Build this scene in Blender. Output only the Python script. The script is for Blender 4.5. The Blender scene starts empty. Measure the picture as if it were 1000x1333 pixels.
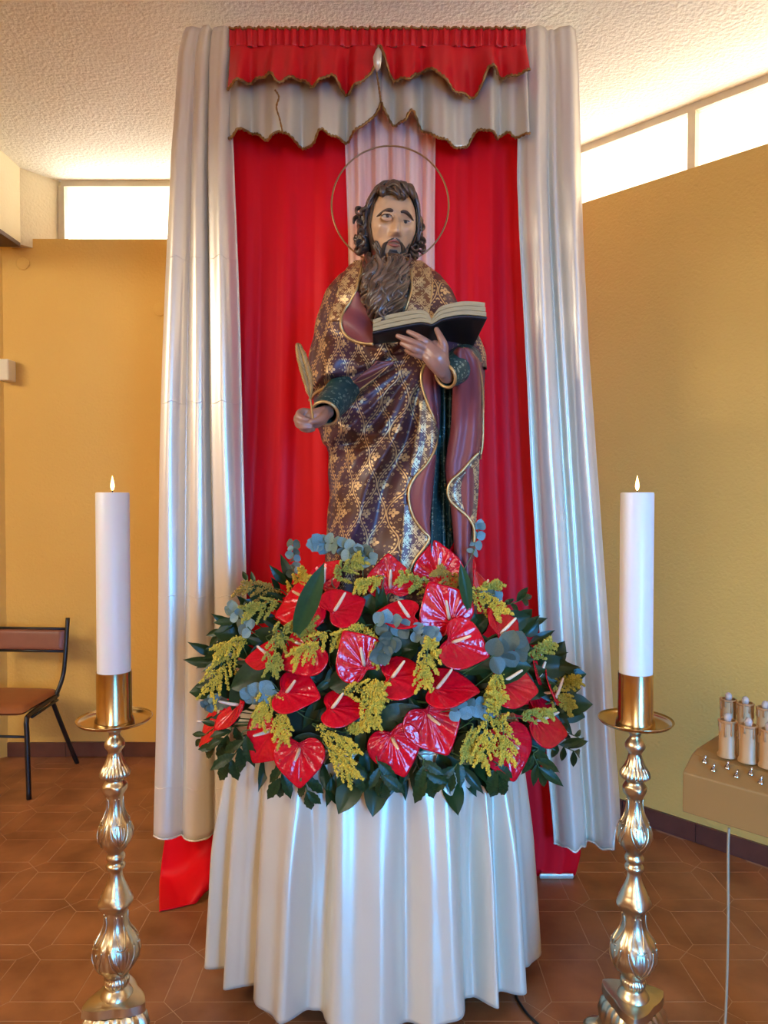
import bpy, bmesh, math, random
from mathutils import Vector, Matrix, noise as mnoise

# ------------------------------------------------------------------ camera, world, light
SC = bpy.context.scene
COL = SC.collection
F = 925.0            # focal length in pixels of the 1000x1333 frame
CH = 1.5             # camera height
PITCH = math.radians(1.31)
cam_d = bpy.data.cameras.new('camera')
cam = bpy.data.objects.new('camera', cam_d)
COL.objects.link(cam)
cam.location = (0, 0, CH)
cam.rotation_euler = (math.pi / 2 - PITCH, 0, 0)
cam_d.sensor_width = 36
cam_d.lens = F / 1333.0 * 36
cam_d.clip_start = 0.02
SC.camera = cam

world = bpy.data.worlds.new('sky')
SC.world = world
world.use_nodes = True
_bg = world.node_tree.nodes['Background']
_bg.inputs[0].default_value = (1.0, 0.94, 0.82, 1)
_bg.inputs[1].default_value = 8.0

def area(name, loc, target, sx, sy, power, color):
    d = bpy.data.lights.new(name, 'AREA')
    d.shape = 'RECTANGLE'; d.size = sx; d.size_y = sy
    d.energy = power; d.color = color
    o = bpy.data.objects.new(name, d); COL.objects.link(o)
    o.location = loc
    o.rotation_euler = (Vector(target) - Vector(loc)).to_track_quat('-Z', 'Y').to_euler()
    return o
# added fill lamps, set at unseen openings assumed behind and beside the camera
_blue_fill = area('added_blue_fill', (2.0, -3.0, 1.25), (0.85, 2.6, 0.75), 1.15, 2.3, 42, (0.07, 0.40, 1.0))  # unseen blue lamp added for the sheen on drape and skirt
_blue_fill.data.spread = math.radians(52)     # narrowed to keep the added blue light low on the hangings
area('added_rear_fill', (-0.9, -3.05, 2.15), (-0.6, 2.5, 1.5), 1.3, 0.8, 8, (1.0, 0.93, 0.82))  # weak warm fill added from the front, its window is unseen
area('added_left_high_fill', (-4.3, -0.2, 3.08), (-1.0, 1.2, 1.4), 3.0, 0.4, 110, (1.0, 0.92, 0.78))  # added lamp boosting the high sky light on ceiling and right wall

SC.view_settings.view_transform = 'Standard'
SC.view_settings.look = 'None'
SC.view_settings.gamma = 1.0
SC.view_settings.use_curve_mapping = False
SC.view_settings.exposure = 0.18

# ------------------------------------------------------------------ helpers
R = random.Random(7)
PI = math.pi

def P(px, py, Y):
    """point at depth Y that the photograph shows at pixel px, py"""
    v = (666.5 - py) / F
    dy = math.cos(PITCH) + math.sin(PITCH) * v
    dz = -math.sin(PITCH) + math.cos(PITCH) * v
    t = Y / dy
    return Vector(((px - 500) / F * t, Y, CH + dz * t))

def lerp(a, b, t): return a + (b - a) * t
def clamp(x, a=0.0, b=1.0): return max(a, min(b, x))
def smooth(a, b, x):
    t = clamp((x - a) / (b - a)) if a != b else float(x > a)
    return t * t * (3 - 2 * t)
def interp(pts, x):
    """piecewise linear through sorted (x, y...) rows"""
    if x <= pts[0][0]: return pts[0][1:] if len(pts[0]) > 2 else pts[0][1]
    for a, b in zip(pts, pts[1:]):
        if x <= b[0]:
            t = (x - a[0]) / (b[0] - a[0])
            r = tuple(lerp(p, q, t) for p, q in zip(a[1:], b[1:]))
            return r if len(r) > 1 else r[0]
    return pts[-1][1:] if len(pts[-1]) > 2 else pts[-1][1]
def sinterp(pts, x):
    """smooth (catmull-rom) interpolation of (x, y) rows"""
    n = len(pts)
    if x <= pts[0][0]: return pts[0][1]
    if x >= pts[-1][0]: return pts[-1][1]
    for i in range(n - 1):
        if x <= pts[i + 1][0]:
            t = (x - pts[i][0]) / (pts[i + 1][0] - pts[i][0])
            p0 = pts[max(i - 1, 0)][1]; p1 = pts[i][1]; p2 = pts[i + 1][1]; p3 = pts[min(i + 2, n - 1)][1]
            return 0.5 * (2 * p1 + (p2 - p0) * t + (2 * p0 - 5 * p1 + 4 * p2 - p3) * t * t + (3 * p1 - p0 - 3 * p2 + p3) * t ** 3)
def catmull(pts, n):
    """n points along a catmull-rom curve through pts (Vectors)"""
    out = []
    m = len(pts) - 1
    for k in range(n):
        s = k / (n - 1) * m
        i = min(int(s), m - 1); t = s - i
        p0 = pts[max(i - 1, 0)]; p1 = pts[i]; p2 = pts[i + 1]; p3 = pts[min(i + 2, m)]
        out.append(0.5 * ((2 * p1) + (p2 - p0) * t + (2 * p0 - 5 * p1 + 4 * p2 - p3) * t * t + (3 * p1 - p0 - 3 * p2 + p3) * t ** 3))
    return out

class MB:
    """collects geometry, then becomes one mesh"""
    def __init__(s): s.v = []; s.f = []; s.uv = {}
    def add(s, verts, faces):
        o = len(s.v)
        s.v += [tuple(p) for p in verts]
        s.f += [tuple(i + o for i in f) for f in faces]
        return o
    def box(s, c, d, rot=None):
        x, y, z = [k / 2 for k in d]
        vs = [Vector((a * x, b * y, e * z)) for e in (-1, 1) for b in (-1, 1) for a in (-1, 1)]
        if rot is not None: vs = [rot @ p for p in vs]
        s.add([Vector(c) + p for p in vs], [(0, 2, 3, 1), (4, 5, 7, 6), (0, 1, 5, 4), (2, 6, 7, 3), (0, 4, 6, 2), (1, 3, 7, 5)])
    def tube(s, pts, rad, n=8, flat=1.0, caps=True, up=None):
        """rad: number or one per point; flat squashes the section"""
        m = len(pts)
        if not hasattr(rad, '__len__'): rad = [rad] * m
        pts = [Vector(p) for p in pts]
        T = [(pts[min(i + 1, m - 1)] - pts[max(i - 1, 0)]).normalized() for i in range(m)]
        a = Vector(up) if up else (Vector((0, 0, 1)) if abs(T[0].z) < 0.9 else Vector((1, 0, 0)))
        u = T[0].cross(a).normalized()
        vs, fs = [], []
        for i in range(m):
            u = (u - T[i] * u.dot(T[i])).normalized()
            w = T[i].cross(u)
            for k in range(n):
                t = 2 * PI * k / n
                vs.append(pts[i] + (u * math.cos(t) + w * math.sin(t) * flat) * rad[i])
        for i in range(m - 1):
            for k in range(n):
                k2 = (k + 1) % n
                fs.append((i * n + k, i * n + k2, (i + 1) * n + k2, (i + 1) * n + k))
        if caps:
            fs.append(tuple(range(n - 1, -1, -1)))
            fs.append(tuple((m - 1) * n + k for k in range(n)))
        return s.add(vs, fs)
    def lathe(s, prof, n=32, c=(0, 0, 0), mod=None, caps=True):
        """prof rows (r, z); mod(t, z) -> factor on r"""
        vs, fs = [], []
        for r, z in prof:
            for k in range(n):
                t = 2 * PI * k / n
                q = r * (mod(t, z) if mod else 1)
                vs.append((c[0] + q * math.cos(t), c[1] + q * math.sin(t), c[2] + z))
        m = len(prof)
        for i in range(m - 1):
            for k in range(n):
                k2 = (k + 1) % n
                fs.append((i * n + k, i * n + k2, (i + 1) * n + k2, (i + 1) * n + k))
        if caps:
            fs.append(tuple(range(n - 1, -1, -1))); fs.append(tuple((m - 1) * n + k for k in range(n)))
        s.add(vs, fs)
    def sphere(s, c, r, n=12, m=8, rot=None):
        if not hasattr(r, '__len__'): r = (r, r, r)
        vs = []; fs = []
        for i in range(m + 1):
            a = PI * i / m
            for k in range(n):
                t = 2 * PI * k / n
                p = Vector((r[0] * math.sin(a) * math.cos(t), r[1] * math.sin(a) * math.sin(t), r[2] * math.cos(a)))
                if rot is not None: p = rot @ p
                vs.append(Vector(c) + p)
        for i in range(m):
            for k in range(n):
                k2 = (k + 1) % n
                fs.append((i * n + k, (i + 1) * n + k, (i + 1) * n + k2, i * n + k2))
        s.add(vs, fs)
    def grid(s, nu, nv, fn, closed=False, uvfn=None):
        """fn(u, v) -> point; u, v in 0..1"""
        o = len(s.v)
        for j in range(nv + 1):
            for i in range(nu + (0 if closed else 1)):
                s.v.append(tuple(fn(i / nu, j / nv)))
                if uvfn: s.uv[len(s.v) - 1] = uvfn(i / nu, j / nv)
        w = nu if closed else nu + 1
        for j in range(nv):
            for i in range(nu):
                i2 = (i + 1) % w if closed else i + 1
                s.f.append((o + j * w + i, o + j * w + i2, o + (j + 1) * w + i2, o + (j + 1) * w + i))
    def prism(s, poly, h0, h1, M=None):
        """polygon in xy extruded in z from h0 to h1"""
        n = len(poly)
        vs = [Vector((x, y, h0)) for x, y in poly] + [Vector((x, y, h1)) for x, y in poly]
        if M is not None: vs = [M @ p for p in vs]
        fs = [tuple(range(n - 1, -1, -1)), tuple(range(n, 2 * n))]
        fs += [(i, (i + 1) % n, n + (i + 1) % n, n + i) for i in range(n)]
        s.add(vs, fs)
    def mesh(s, name, m, smooth_=True, angle=None):
        me = bpy.data.meshes.new(name)
        me.from_pydata(s.v, [], s.f)
        if s.uv:
            uvl = me.uv_layers.new(name='UVMap')
            for l in me.loops:
                uvl.data[l.index].uv = s.uv.get(l.vertex_index, (0, 0))
        if m: me.materials.append(m)
        if smooth_:
            me.polygons.foreach_set('use_smooth', [True] * len(me.polygons))
            if angle is not None:
                bm = bmesh.new(); bm.from_mesh(me)
                for e in bm.edges:
                    if len(e.link_faces) == 2 and e.calc_face_angle(0) > math.radians(angle): e.smooth = False
                bm.to_mesh(me); bm.free()
        me.update()
        return me
    def build(s, name, m, parent=None, smooth_=True, angle=None):
        return obj(name, s.mesh(name, m, smooth_, angle), parent)

def obj(name, me, parent=None, loc=None):
    o = bpy.data.objects.new(name, me); COL.objects.link(o)
    if parent is not None:
        o.parent = parent
        o.matrix_parent_inverse = parent.matrix_basis.inverted()
    if loc is not None: o.location = loc
    return o
def tag(o, label=None, cat=None, group=None, kind=None):
    if label: o['label'] = label
    if cat: o['category'] = cat
    if group: o['group'] = group
    if kind: o['kind'] = kind
    return o
def thing(name, loc, label, cat, group=None, kind=None):
    o = bpy.data.objects.new(name, None); COL.objects.link(o)
    o.empty_display_size = 0.05
    o.location = loc
    return tag(o, label, cat, group, kind)
def bevel(o, w=0.004, seg=2):
    b = o.modifiers.new('bevel', 'BEVEL'); b.width = w; b.segments = seg; b.limit_method = 'ANGLE'
    return o
def solid(o, t=0.003, off=0.0):
    b = o.modifiers.new('thickness', 'SOLIDIFY'); b.thickness = t; b.offset = off
    return o
def bake(o):
    """apply the modifiers"""
    dg = bpy.context.evaluated_depsgraph_get(); dg.update()
    me = bpy.data.meshes.new_from_object(o.evaluated_get(dg))
    o.modifiers.clear(); o.data = me
    me.polygons.foreach_set('use_smooth', [True] * len(me.polygons))
    return o

# ------------------------------------------------------------------ materials
class S:
    """socket wrapper for node arithmetic"""
    def __init__(s, nt, sock): s.nt = nt; s.k = sock
    def m(s, op, *a):
        n = s.nt.nodes.new('ShaderNodeMath'); n.operation = op
        for i, q in enumerate((s,) + a):
            if isinstance(q, S): s.nt.links.new(q.k, n.inputs[i])
            else: n.inputs[i].default_value = q
        return S(s.nt, n.outputs[0])
    def __add__(s, o): return s.m('ADD', o)
    def __sub__(s, o): return s.m('SUBTRACT', o)
    def __mul__(s, o): return s.m('MULTIPLY', o)
    def __truediv__(s, o): return s.m('DIVIDE', o)
    def __rsub__(s, o): return (s * -1.0) + o
    __radd__ = __add__; __rmul__ = __mul__
    def sin(s): return s.m('SINE')
    def cos(s): return s.m('COSINE')
    def abs(s): return s.m('ABSOLUTE')
    def fr(s): return s.m('FRACT')
    def lt(s, o): return s.m('LESS_THAN', o)
    def gt(s, o): return s.m('GREATER_THAN', o)
    def max(s, o): return s.m('MAXIMUM', o)
    def min(s, o): return s.m('MINIMUM', o)
    def sqrt(s): return s.m('SQRT')
    def atan2(s, o): return s.m('ARCTAN2', o)

def new_mat(name):
    m = bpy.data.materials.new(name); m.use_nodes = True
    nt = m.node_tree
    return m, nt, nt.nodes['Principled BSDF']
def coord(nt, kind='Object', scale=None):
    if kind == 'World': return nt.nodes.new('ShaderNodeNewGeometry').outputs['Position']
    t = nt.nodes.new('ShaderNodeTexCoord')
    if scale is None: return t.outputs[kind]
    mp = nt.nodes.new('ShaderNodeMapping'); mp.inputs['Scale'].default_value = scale
    nt.links.new(t.outputs[kind], mp.inputs[0]); return mp.outputs[0]
def noise_tex(nt, vec, scale, detail=3, rough=0.5):
    n = nt.nodes.new('ShaderNodeTexNoise'); n.inputs['Scale'].default_value = scale
    n.inputs['Detail'].default_value = detail; n.inputs['Roughness'].default_value = rough
    nt.links.new(vec, n.inputs['Vector']); return n.outputs['Fac']
def ramp(nt, fac, stops):
    r = nt.nodes.new('ShaderNodeValToRGB')
    el = r.color_ramp.elements
    while len(el) < len(stops): el.new(0.5)
    for e, (p, c) in zip(el, stops): e.position = p; e.color = (*c, 1)
    nt.links.new(fac, r.inputs[0]); return r.outputs[0]
def mixc(nt, fac, a, b):
    n = nt.nodes.new('ShaderNodeMix'); n.data_type = 'RGBA'
    for sock, q in ((n.inputs[0], fac), (n.inputs[6], a), (n.inputs[7], b)):
        if isinstance(q, S): nt.links.new(q.k, sock)
        elif hasattr(q, 'is_linked'): nt.links.new(q, sock)
        elif isinstance(q, tuple): sock.default_value = (*q, 1)
        else: sock.default_value = q
    return n.outputs[2]
def bump(nt, h, strength, dist, bsdf):
    b = nt.nodes.new('ShaderNodeBump'); b.inputs['Strength'].default_value = strength; b.inputs['Distance'].default_value = dist
    nt.links.new(h.k if isinstance(h, S) else h, b.inputs['Height']); nt.links.new(b.outputs[0], bsdf.inputs['Normal'])
def mat(name, c, rough=0.5, metal=0.0, c2=None, nscale=8, bscale=None, bstr=0.3, bdist=0.002, coat=0, sheen=0, stretch=None, spec=None, detail=3, coords='Object'):
    m, nt, b = new_mat(name)
    vec = coord(nt, coords, stretch) if stretch else coord(nt, coords)
    if c2: nt.links.new(ramp(nt, noise_tex(nt, vec, nscale, detail), [(0.3, c), (0.7, c2)]), b.inputs['Base Color'])
    else: b.inputs['Base Color'].default_value = (*c, 1)
    b.inputs['Roughness'].default_value = rough; b.inputs['Metallic'].default_value = metal
    if coat: b.inputs['Coat Weight'].default_value = coat; b.inputs['Coat Roughness'].default_value = 0.15
    if sheen: b.inputs['Sheen Weight'].default_value = sheen; b.inputs['Sheen Roughness'].default_value = 0.4
    if spec is not None: b.inputs['Specular IOR Level'].default_value = spec
    if bscale: bump(nt, noise_tex(nt, vec, bscale, 4), bstr, bdist, b)
    return m

M = {}
M['wall'] = mat('ochre_stucco', (0.70, 0.405, 0.08), 0.75, c2=(0.75, 0.445, 0.095), nscale=1.2, bscale=75, bstr=0.55, bdist=0.006)
M['plaster'] = mat('white_stucco', (0.80, 0.77, 0.67), 0.85, c2=(0.85, 0.82, 0.72), nscale=2, bscale=60, bstr=0.75, bdist=0.01)
M['cream_wall'] = mat('cream_stucco', (0.66, 0.55, 0.33), 0.85, c2=(0.70, 0.59, 0.37), nscale=2, bscale=70, bstr=0.6, bdist=0.006)
M['frame'] = mat('painted_window_frame', (0.56, 0.48, 0.32), 0.55, c2=(0.48, 0.40, 0.26), nscale=9)
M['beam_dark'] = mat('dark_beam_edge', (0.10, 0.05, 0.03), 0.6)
M['grout'] = mat('tile_grout', (0.42, 0.25, 0.14), 0.9, c2=(0.50, 0.31, 0.19), nscale=14)
M['tile'] = mat('terracotta_tile', (0.19, 0.065, 0.022), 0.36, c2=(0.36, 0.14, 0.05), nscale=6, bscale=16, bstr=0.15, bdist=0.004, detail=6, coords='World', spec=0.45)
M['base_tile'] = mat('brown_skirting_tile', (0.105, 0.035, 0.022), 0.35, c2=(0.15, 0.05, 0.03), nscale=12)
M['white_satin'] = mat('ivory_satin', (0.63, 0.57, 0.43), 0.31, 0.28, sheen=0.05, bscale=9, bstr=0.25, bdist=0.012, stretch=(1, 1, 0.25), spec=0.55)
M['curtain_satin'] = mat('white_satin_drape', (0.74, 0.655, 0.51), 0.32, 0.36, sheen=0.05, bscale=5, bstr=0.07, bdist=0.012, stretch=(1, 1, 0.3), spec=0.6)
M['red_satin'] = mat('red_satin', (0.72, 0.003, 0.010), 0.5, c2=(0.64, 0.002, 0.010), nscale=3, bscale=8, bstr=0.10, bdist=0.008, stretch=(1, 1, 0.2), spec=0.15)
M['red_frill'] = mat('red_frill_satin', (0.60, 0.006, 0.012), 0.4, bscale=10, bstr=0.2, bdist=0.006, stretch=(1, 1, 0.3), spec=0.5)
M['gold_braid'] = mat('gold_braid', (0.36, 0.20, 0.055), 0.42, 0.55, c2=(0.22, 0.11, 0.03), nscale=160)
M['gold'] = mat('worn_gold_paint', (0.60, 0.40, 0.16), 0.36, 0.6, c2=(0.46, 0.29, 0.11), nscale=60)
M['brass'] = mat('polished_brass', (0.66, 0.57, 0.39), 0.30, 1.0, c2=(0.52, 0.42, 0.26), nscale=11, bscale=120, bstr=0.10, bdist=0.002)
M['brass_cup'] = mat('brass_cup', (0.60, 0.45, 0.24), 0.2, 1.0, c2=(0.50, 0.36, 0.17), nscale=14)
M['wax'] = mat('white_wax', (0.68, 0.655, 0.62), 0.38)
M['wax'].node_tree.nodes['Principled BSDF'].inputs['Subsurface Weight'].default_value = 0.25
M['wax'].node_tree.nodes['Principled BSDF'].inputs['Subsurface Scale'].default_value = 0.01
M['wick'] = mat('burnt_wick', (0.02, 0.015, 0.012), 0.9)
M['black_metal'] = mat('black_painted_steel', (0.012, 0.011, 0.011), 0.35)
M['vinyl'] = mat('brown_vinyl', (0.32, 0.105, 0.035), 0.42, c2=(0.27, 0.085, 0.028), nscale=8, bscale=120, bstr=0.15, bdist=0.002)
M['vinyl_back'] = mat('faded_brown_vinyl', (0.25, 0.085, 0.045), 0.45, c2=(0.21, 0.07, 0.036), nscale=8, bscale=120, bstr=0.15, bdist=0.002)
M['plastic'] = mat('ivory_plastic', (0.72, 0.62, 0.40), 0.5)
M['box_paint'] = mat('ochre_painted_metal', (0.29, 0.155, 0.042), 0.5, c2=(0.265, 0.14, 0.038), nscale=6)
M['e_candle'] = mat('tan_plastic_candle', (0.47, 0.27, 0.115), 0.45, c2=(0.41, 0.23, 0.09), nscale=20)
M['drip'] = mat('brown_drip', (0.36, 0.17, 0.06), 0.5)
M['chrome'] = mat('chrome', (0.55, 0.55, 0.56), 0.2, 1.0)
M['cable'] = mat('grey_cable', (0.33, 0.25, 0.15), 0.55)
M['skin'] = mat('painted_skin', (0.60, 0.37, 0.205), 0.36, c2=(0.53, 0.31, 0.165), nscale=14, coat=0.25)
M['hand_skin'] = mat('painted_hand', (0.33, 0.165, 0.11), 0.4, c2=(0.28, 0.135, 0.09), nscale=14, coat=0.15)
M['hair'] = mat('carved_dark_hair', (0.045, 0.024, 0.014), 0.38, c2=(0.085, 0.046, 0.026), nscale=30, coat=0.3)
M['beard'] = mat('carved_grey_brown_beard', (0.030, 0.017, 0.011), 0.33, c2=(0.095, 0.058, 0.038), nscale=26, coat=0.3)
M['beard_light'] = mat('painted_beard_highlight', (0.10, 0.062, 0.042), 0.33, c2=(0.19, 0.125, 0.085), nscale=26, coat=0.3)  # lighter beard colour standing in for highlights on some locks
M['brow'] = mat('painted_brow', (0.055, 0.028, 0.014), 0.6)
M['lip'] = mat('painted_lip', (0.30, 0.08, 0.05), 0.35)
M['eye'] = mat('eye_white', (0.45, 0.37, 0.27), 0.35)
M['iris'] = mat('dark_iris', (0.02, 0.012, 0.008), 0.4)
M['lining'] = mat('rose_lining', (0.21, 0.05, 0.05), 0.45, c2=(0.175, 0.04, 0.045), nscale=5, spec=0.35)
M['lining_dark'] = mat('brown_rose_lining', (0.17, 0.042, 0.032), 0.45, c2=(0.14, 0.035, 0.03), nscale=5)
M['book_cover'] = mat('black_book_cover', (0.010, 0.006, 0.006), 0.5)
M['page'] = mat('gilt_pages', (0.40, 0.30, 0.13), 0.5, c2=(0.31, 0.22, 0.085), nscale=25, stretch=(1, 1, 12))
M['quill'] = mat('gilt_feather', (0.40, 0.24, 0.08), 0.45, 0.35, c2=(0.30, 0.17, 0.05), nscale=30)
M['halo'] = mat('halo_metal', (0.30, 0.18, 0.08), 0.35, 0.9)
M['spadix'] = mat('cream_spadix', (0.85, 0.60, 0.36), 0.45, c2=(0.88, 0.70, 0.45), nscale=40, bscale=600, bstr=0.3, bdist=0.001)
M['stem'] = mat('green_stem', (0.06, 0.11, 0.025), 0.5)
M['goldenrod'] = mat('goldenrod_bloom', (0.74, 0.50, 0.04), 0.7, c2=(0.50, 0.38, 0.035), nscale=30)
M['goldenrod_green'] = mat('goldenrod_bud', (0.36, 0.34, 0.045), 0.7, c2=(0.48, 0.37, 0.04), nscale=30)
M['goldenrod_orange'] = mat('goldenrod_dry', (0.45, 0.24, 0.03), 0.7, c2=(0.36, 0.23, 0.03), nscale=30)
M['euc'] = mat('eucalyptus_leaf', (0.17, 0.27, 0.26), 0.5, c2=(0.11, 0.19, 0.18), nscale=18)
M['euc_dark'] = mat('eucalyptus_dull_leaf', (0.085, 0.115, 0.08), 0.5, c2=(0.06, 0.085, 0.06), nscale=18)
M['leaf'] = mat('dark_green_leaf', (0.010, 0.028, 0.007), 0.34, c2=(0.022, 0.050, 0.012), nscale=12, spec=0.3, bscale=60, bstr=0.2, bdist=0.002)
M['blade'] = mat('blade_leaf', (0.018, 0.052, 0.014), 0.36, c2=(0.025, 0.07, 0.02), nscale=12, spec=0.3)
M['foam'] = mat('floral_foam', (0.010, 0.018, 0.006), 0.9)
M['wood'] = mat('plain_wood', (0.35, 0.2, 0.1), 0.6, c2=(0.28, 0.15, 0.07), nscale=6, stretch=(1, 10, 1))

def anth_mat():
    m, nt, b = new_mat('anthurium_spathe')
    v = coord(nt)
    nt.links.new(ramp(nt, noise_tex(nt, v, 18, 2), [(0.3, (0.55, 0.002, 0.012)), (0.7, (0.68, 0.004, 0.018))]), b.inputs['Base Color'])
    b.inputs['Roughness'].default_value = 0.17
    b.inputs['Specular IOR Level'].default_value = 0.4
    vo = nt.nodes.new('ShaderNodeTexVoronoi'); vo.inputs['Scale'].default_value = 16; vo.feature = 'SMOOTH_F1'
    nt.links.new(v, vo.inputs['Vector'])
    sp = nt.nodes.new('ShaderNodeSeparateXYZ'); nt.links.new(v, sp.inputs[0])
    ang = S(nt, sp.outputs[0]).atan2(S(nt, sp.outputs[1]) * -1.0 + 0.06)
    vein = (ang * 15.0).cos() * 0.5 + S(nt, vo.outputs['Distance']) * 0.7
    bump(nt, vein, 0.5, 0.0025, b)
    return m
M['spathe'] = anth_mat()

def glass_mat():
    m, nt, b = new_mat('window_glass')
    nt.nodes.remove(b)
    out = nt.nodes['Material Output']
    t = nt.nodes.new('ShaderNodeBsdfTransparent'); g = nt.nodes.new('ShaderNodeBsdfGlossy'); g.inputs['Roughness'].default_value = 0.02
    mx = nt.nodes.new('ShaderNodeMixShader'); mx.inputs[0].default_value = 0.06
    nt.links.new(t.outputs[0], mx.inputs[1]); nt.links.new(g.outputs[0], mx.inputs[2]); nt.links.new(mx.outputs[0], out.inputs[0])
    return m
M['glass'] = glass_mat()
M['blue_glass'] = glass_mat(); M['blue_glass'].name = 'added_blue_glass'  # tint added to turn the sky light from behind blue
for _n in M['blue_glass'].node_tree.nodes:
    if _n.type == 'BSDF_TRANSPARENT': _n.inputs[0].default_value = (0.05, 0.26, 0.72, 1)
def bulb_mat():
    m, nt, b = new_mat('bulb_glass')
    b.inputs['Base Color'].default_value = (0.75, 0.66, 0.58, 1); b.inputs['Roughness'].default_value = 0.08
    b.inputs['Transmission Weight'].default_value = 0.6
    return m
M['bulb'] = bulb_mat()
def sheer_mat():
    m, nt, b = new_mat('sheer_voile')
    b.inputs['Base Color'].default_value = (0.96, 0.70, 0.57, 1); b.inputs['Roughness'].default_value = 0.7
    v = coord(nt, 'Object', (1, 0, 0.02))
    f = noise_tex(nt, v, 24, 2)
    a = ramp(nt, f, [(0.35, (0.80, 0.80, 0.80)), (0.62, (0.52, 0.52, 0.52))])
    nt.links.new(a, b.inputs['Alpha'])
    return m
M['sheer'] = sheer_mat()
def flame_mat():
    m, nt, b = new_mat('flame')
    b.inputs['Base Color'].default_value = (1, 0.6, 0.2, 1)
    b.inputs['Emission Color'].default_value = (1.0, 0.62, 0.22, 1); b.inputs['Emission Strength'].default_value = 9
    return m
M['flame'] = flame_mat()

def brocade(name, ground1, ground2, gold, su=0.082, sv=0.175, density=1.0, dots_only=False, rough=0.38):
    """painted ogee vines, four-petal flowers and scroll dots on a two-tone ground; UV in metres"""
    m, nt, b = new_mat(name)
    tc = nt.nodes.new('ShaderNodeTexCoord')
    nz = nt.nodes.new('ShaderNodeTexNoise'); nz.inputs['Scale'].default_value = 9; nt.links.new(tc.outputs['UV'], nz.inputs['Vector'])
    sep = nt.nodes.new('ShaderNodeSeparateXYZ'); nt.links.new(tc.outputs['UV'], sep.inputs[0])
    sepn = nt.nodes.new('ShaderNodeSeparateColor'); nt.links.new(nz.outputs['Color'], sepn.inputs[0])
    u = S(nt, sep.outputs[0]) + (S(nt, sepn.outputs[0]) - 0.5) * 0.022
    v = S(nt, sep.outputs[1]) + (S(nt, sepn.outputs[1]) - 0.5) * 0.022
    U = u / su; V = v / sv
    # vines: two mirrored sine families make the ogee net
    sw = (V * (2 * PI)).sin() * 0.23
    d1 = ((U + sw).fr() - 0.5).abs() * su
    d2 = ((U - sw + 0.5).fr() - 0.5).abs() * su
    dv = d1.min(d2)
    line = dv.lt(0.0018)
    # leaf dots running beside the vines
    q = (v * (2 * PI / 0.0125)).sin()
    side = ((dv - 0.0078).abs() + (q * -0.0020)).lt(0.0011)
    # four-petal flowers at the centres of the ogees (two staggered lattices)
    def flower(ou, ov, size):
        fu = ((U + ou).fr() - 0.5) * su
        fv = ((V + ov).fr() - 0.5) * sv
        r = (fu * fu + fv * fv).sqrt()
        th = fv.atan2(fu)
        pet = (th * 2.0).cos().abs() * (0.62 * size) + 0.38 * size
        return r.lt(pet) * r.gt(size * 0.16)
    fl = flower(0.0, 0.25, 0.0135).max(flower(0.5, 0.75, 0.0135))
    # scroll work: arcs from a wobbling lattice
    vor = nt.nodes.new('ShaderNodeTexVoronoi'); vor.inputs['Scale'].default_value = 62 + 14 * density; vor.inputs['Randomness'].default_value = 0.75
    nt.links.new(tc.outputs['UV'], vor.inputs['Vector'])
    vd = S(nt, vor.outputs['Distance'])
    cut = S(nt, noise_tex(nt, tc.outputs['UV'], 70, 1))
    scroll = (vd - 0.30).abs().lt(0.07) * cut.gt(0.50 - 0.03 * density)
    scroll = scroll.max(vd.lt(0.11 + 0.01 * density))
    mask = line.max(side).max(fl)
    if dots_only: mask = scroll
    else: mask = mask.max(scroll * (1.0 if density > 1 else 0.55))
    n2 = noise_tex(nt, tc.outputs['UV'], 7, 3)
    ground = ramp(nt, n2, [(0.40, ground1), (0.62, ground2)])
    wear = noise_tex(nt, tc.outputs['UV'], 38, 3)
    goldc = ramp(nt, wear, [(0.3, tuple(k * 0.6 for k in gold)), (0.65, gold)])
    nt.links.new(mixc(nt, mask, ground, goldc), b.inputs['Base Color'])
    nt.links.new((mask * 0.3).k, b.inputs['Metallic'])
    b.inputs['Roughness'].default_value = rough; b.inputs['Specular IOR Level'].default_value = 0.32
    bump(nt, mask, 0.35, 0.0015, b)
    return m
M['robe'] = brocade('robe_brocade', (0.070, 0.019, 0.009), (0.072, 0.026, 0.038), (0.62, 0.37, 0.15))
M['cape_band'] = brocade('orphrey_brocade', (0.19, 0.075, 0.025), (0.14, 0.045, 0.022), (0.62, 0.40, 0.17), su=0.05, sv=0.06, density=1.5)
M['hem_band'] = brocade('hem_brocade', (0.15, 0.085, 0.05), (0.10, 0.05, 0.05), (0.62, 0.47, 0.24), su=0.055, sv=0.075, density=1.5)
M['tunic'] = brocade('green_brocade', (0.012, 0.040, 0.036), (0.020, 0.060, 0.058), (0.26, 0.34, 0.26), density=2.5, dots_only=True)

# ------------------------------------------------------------------ the room
YB = 4.06              # face of the far yellow wall
XR = 4.40              # diagonal wall right: X + Y = XR
CZ = 3.33              # ceiling
SILL_B, SILL_R = 2.955, 2.905
XC = XR - YB           # corner of far wall and right diagonal wall
XL = -2.165            # corner of far wall and left diagonal wall
def struct(name, mb, m, **k):
    return tag(mb.build(name, m, **k), kind='structure')

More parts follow.
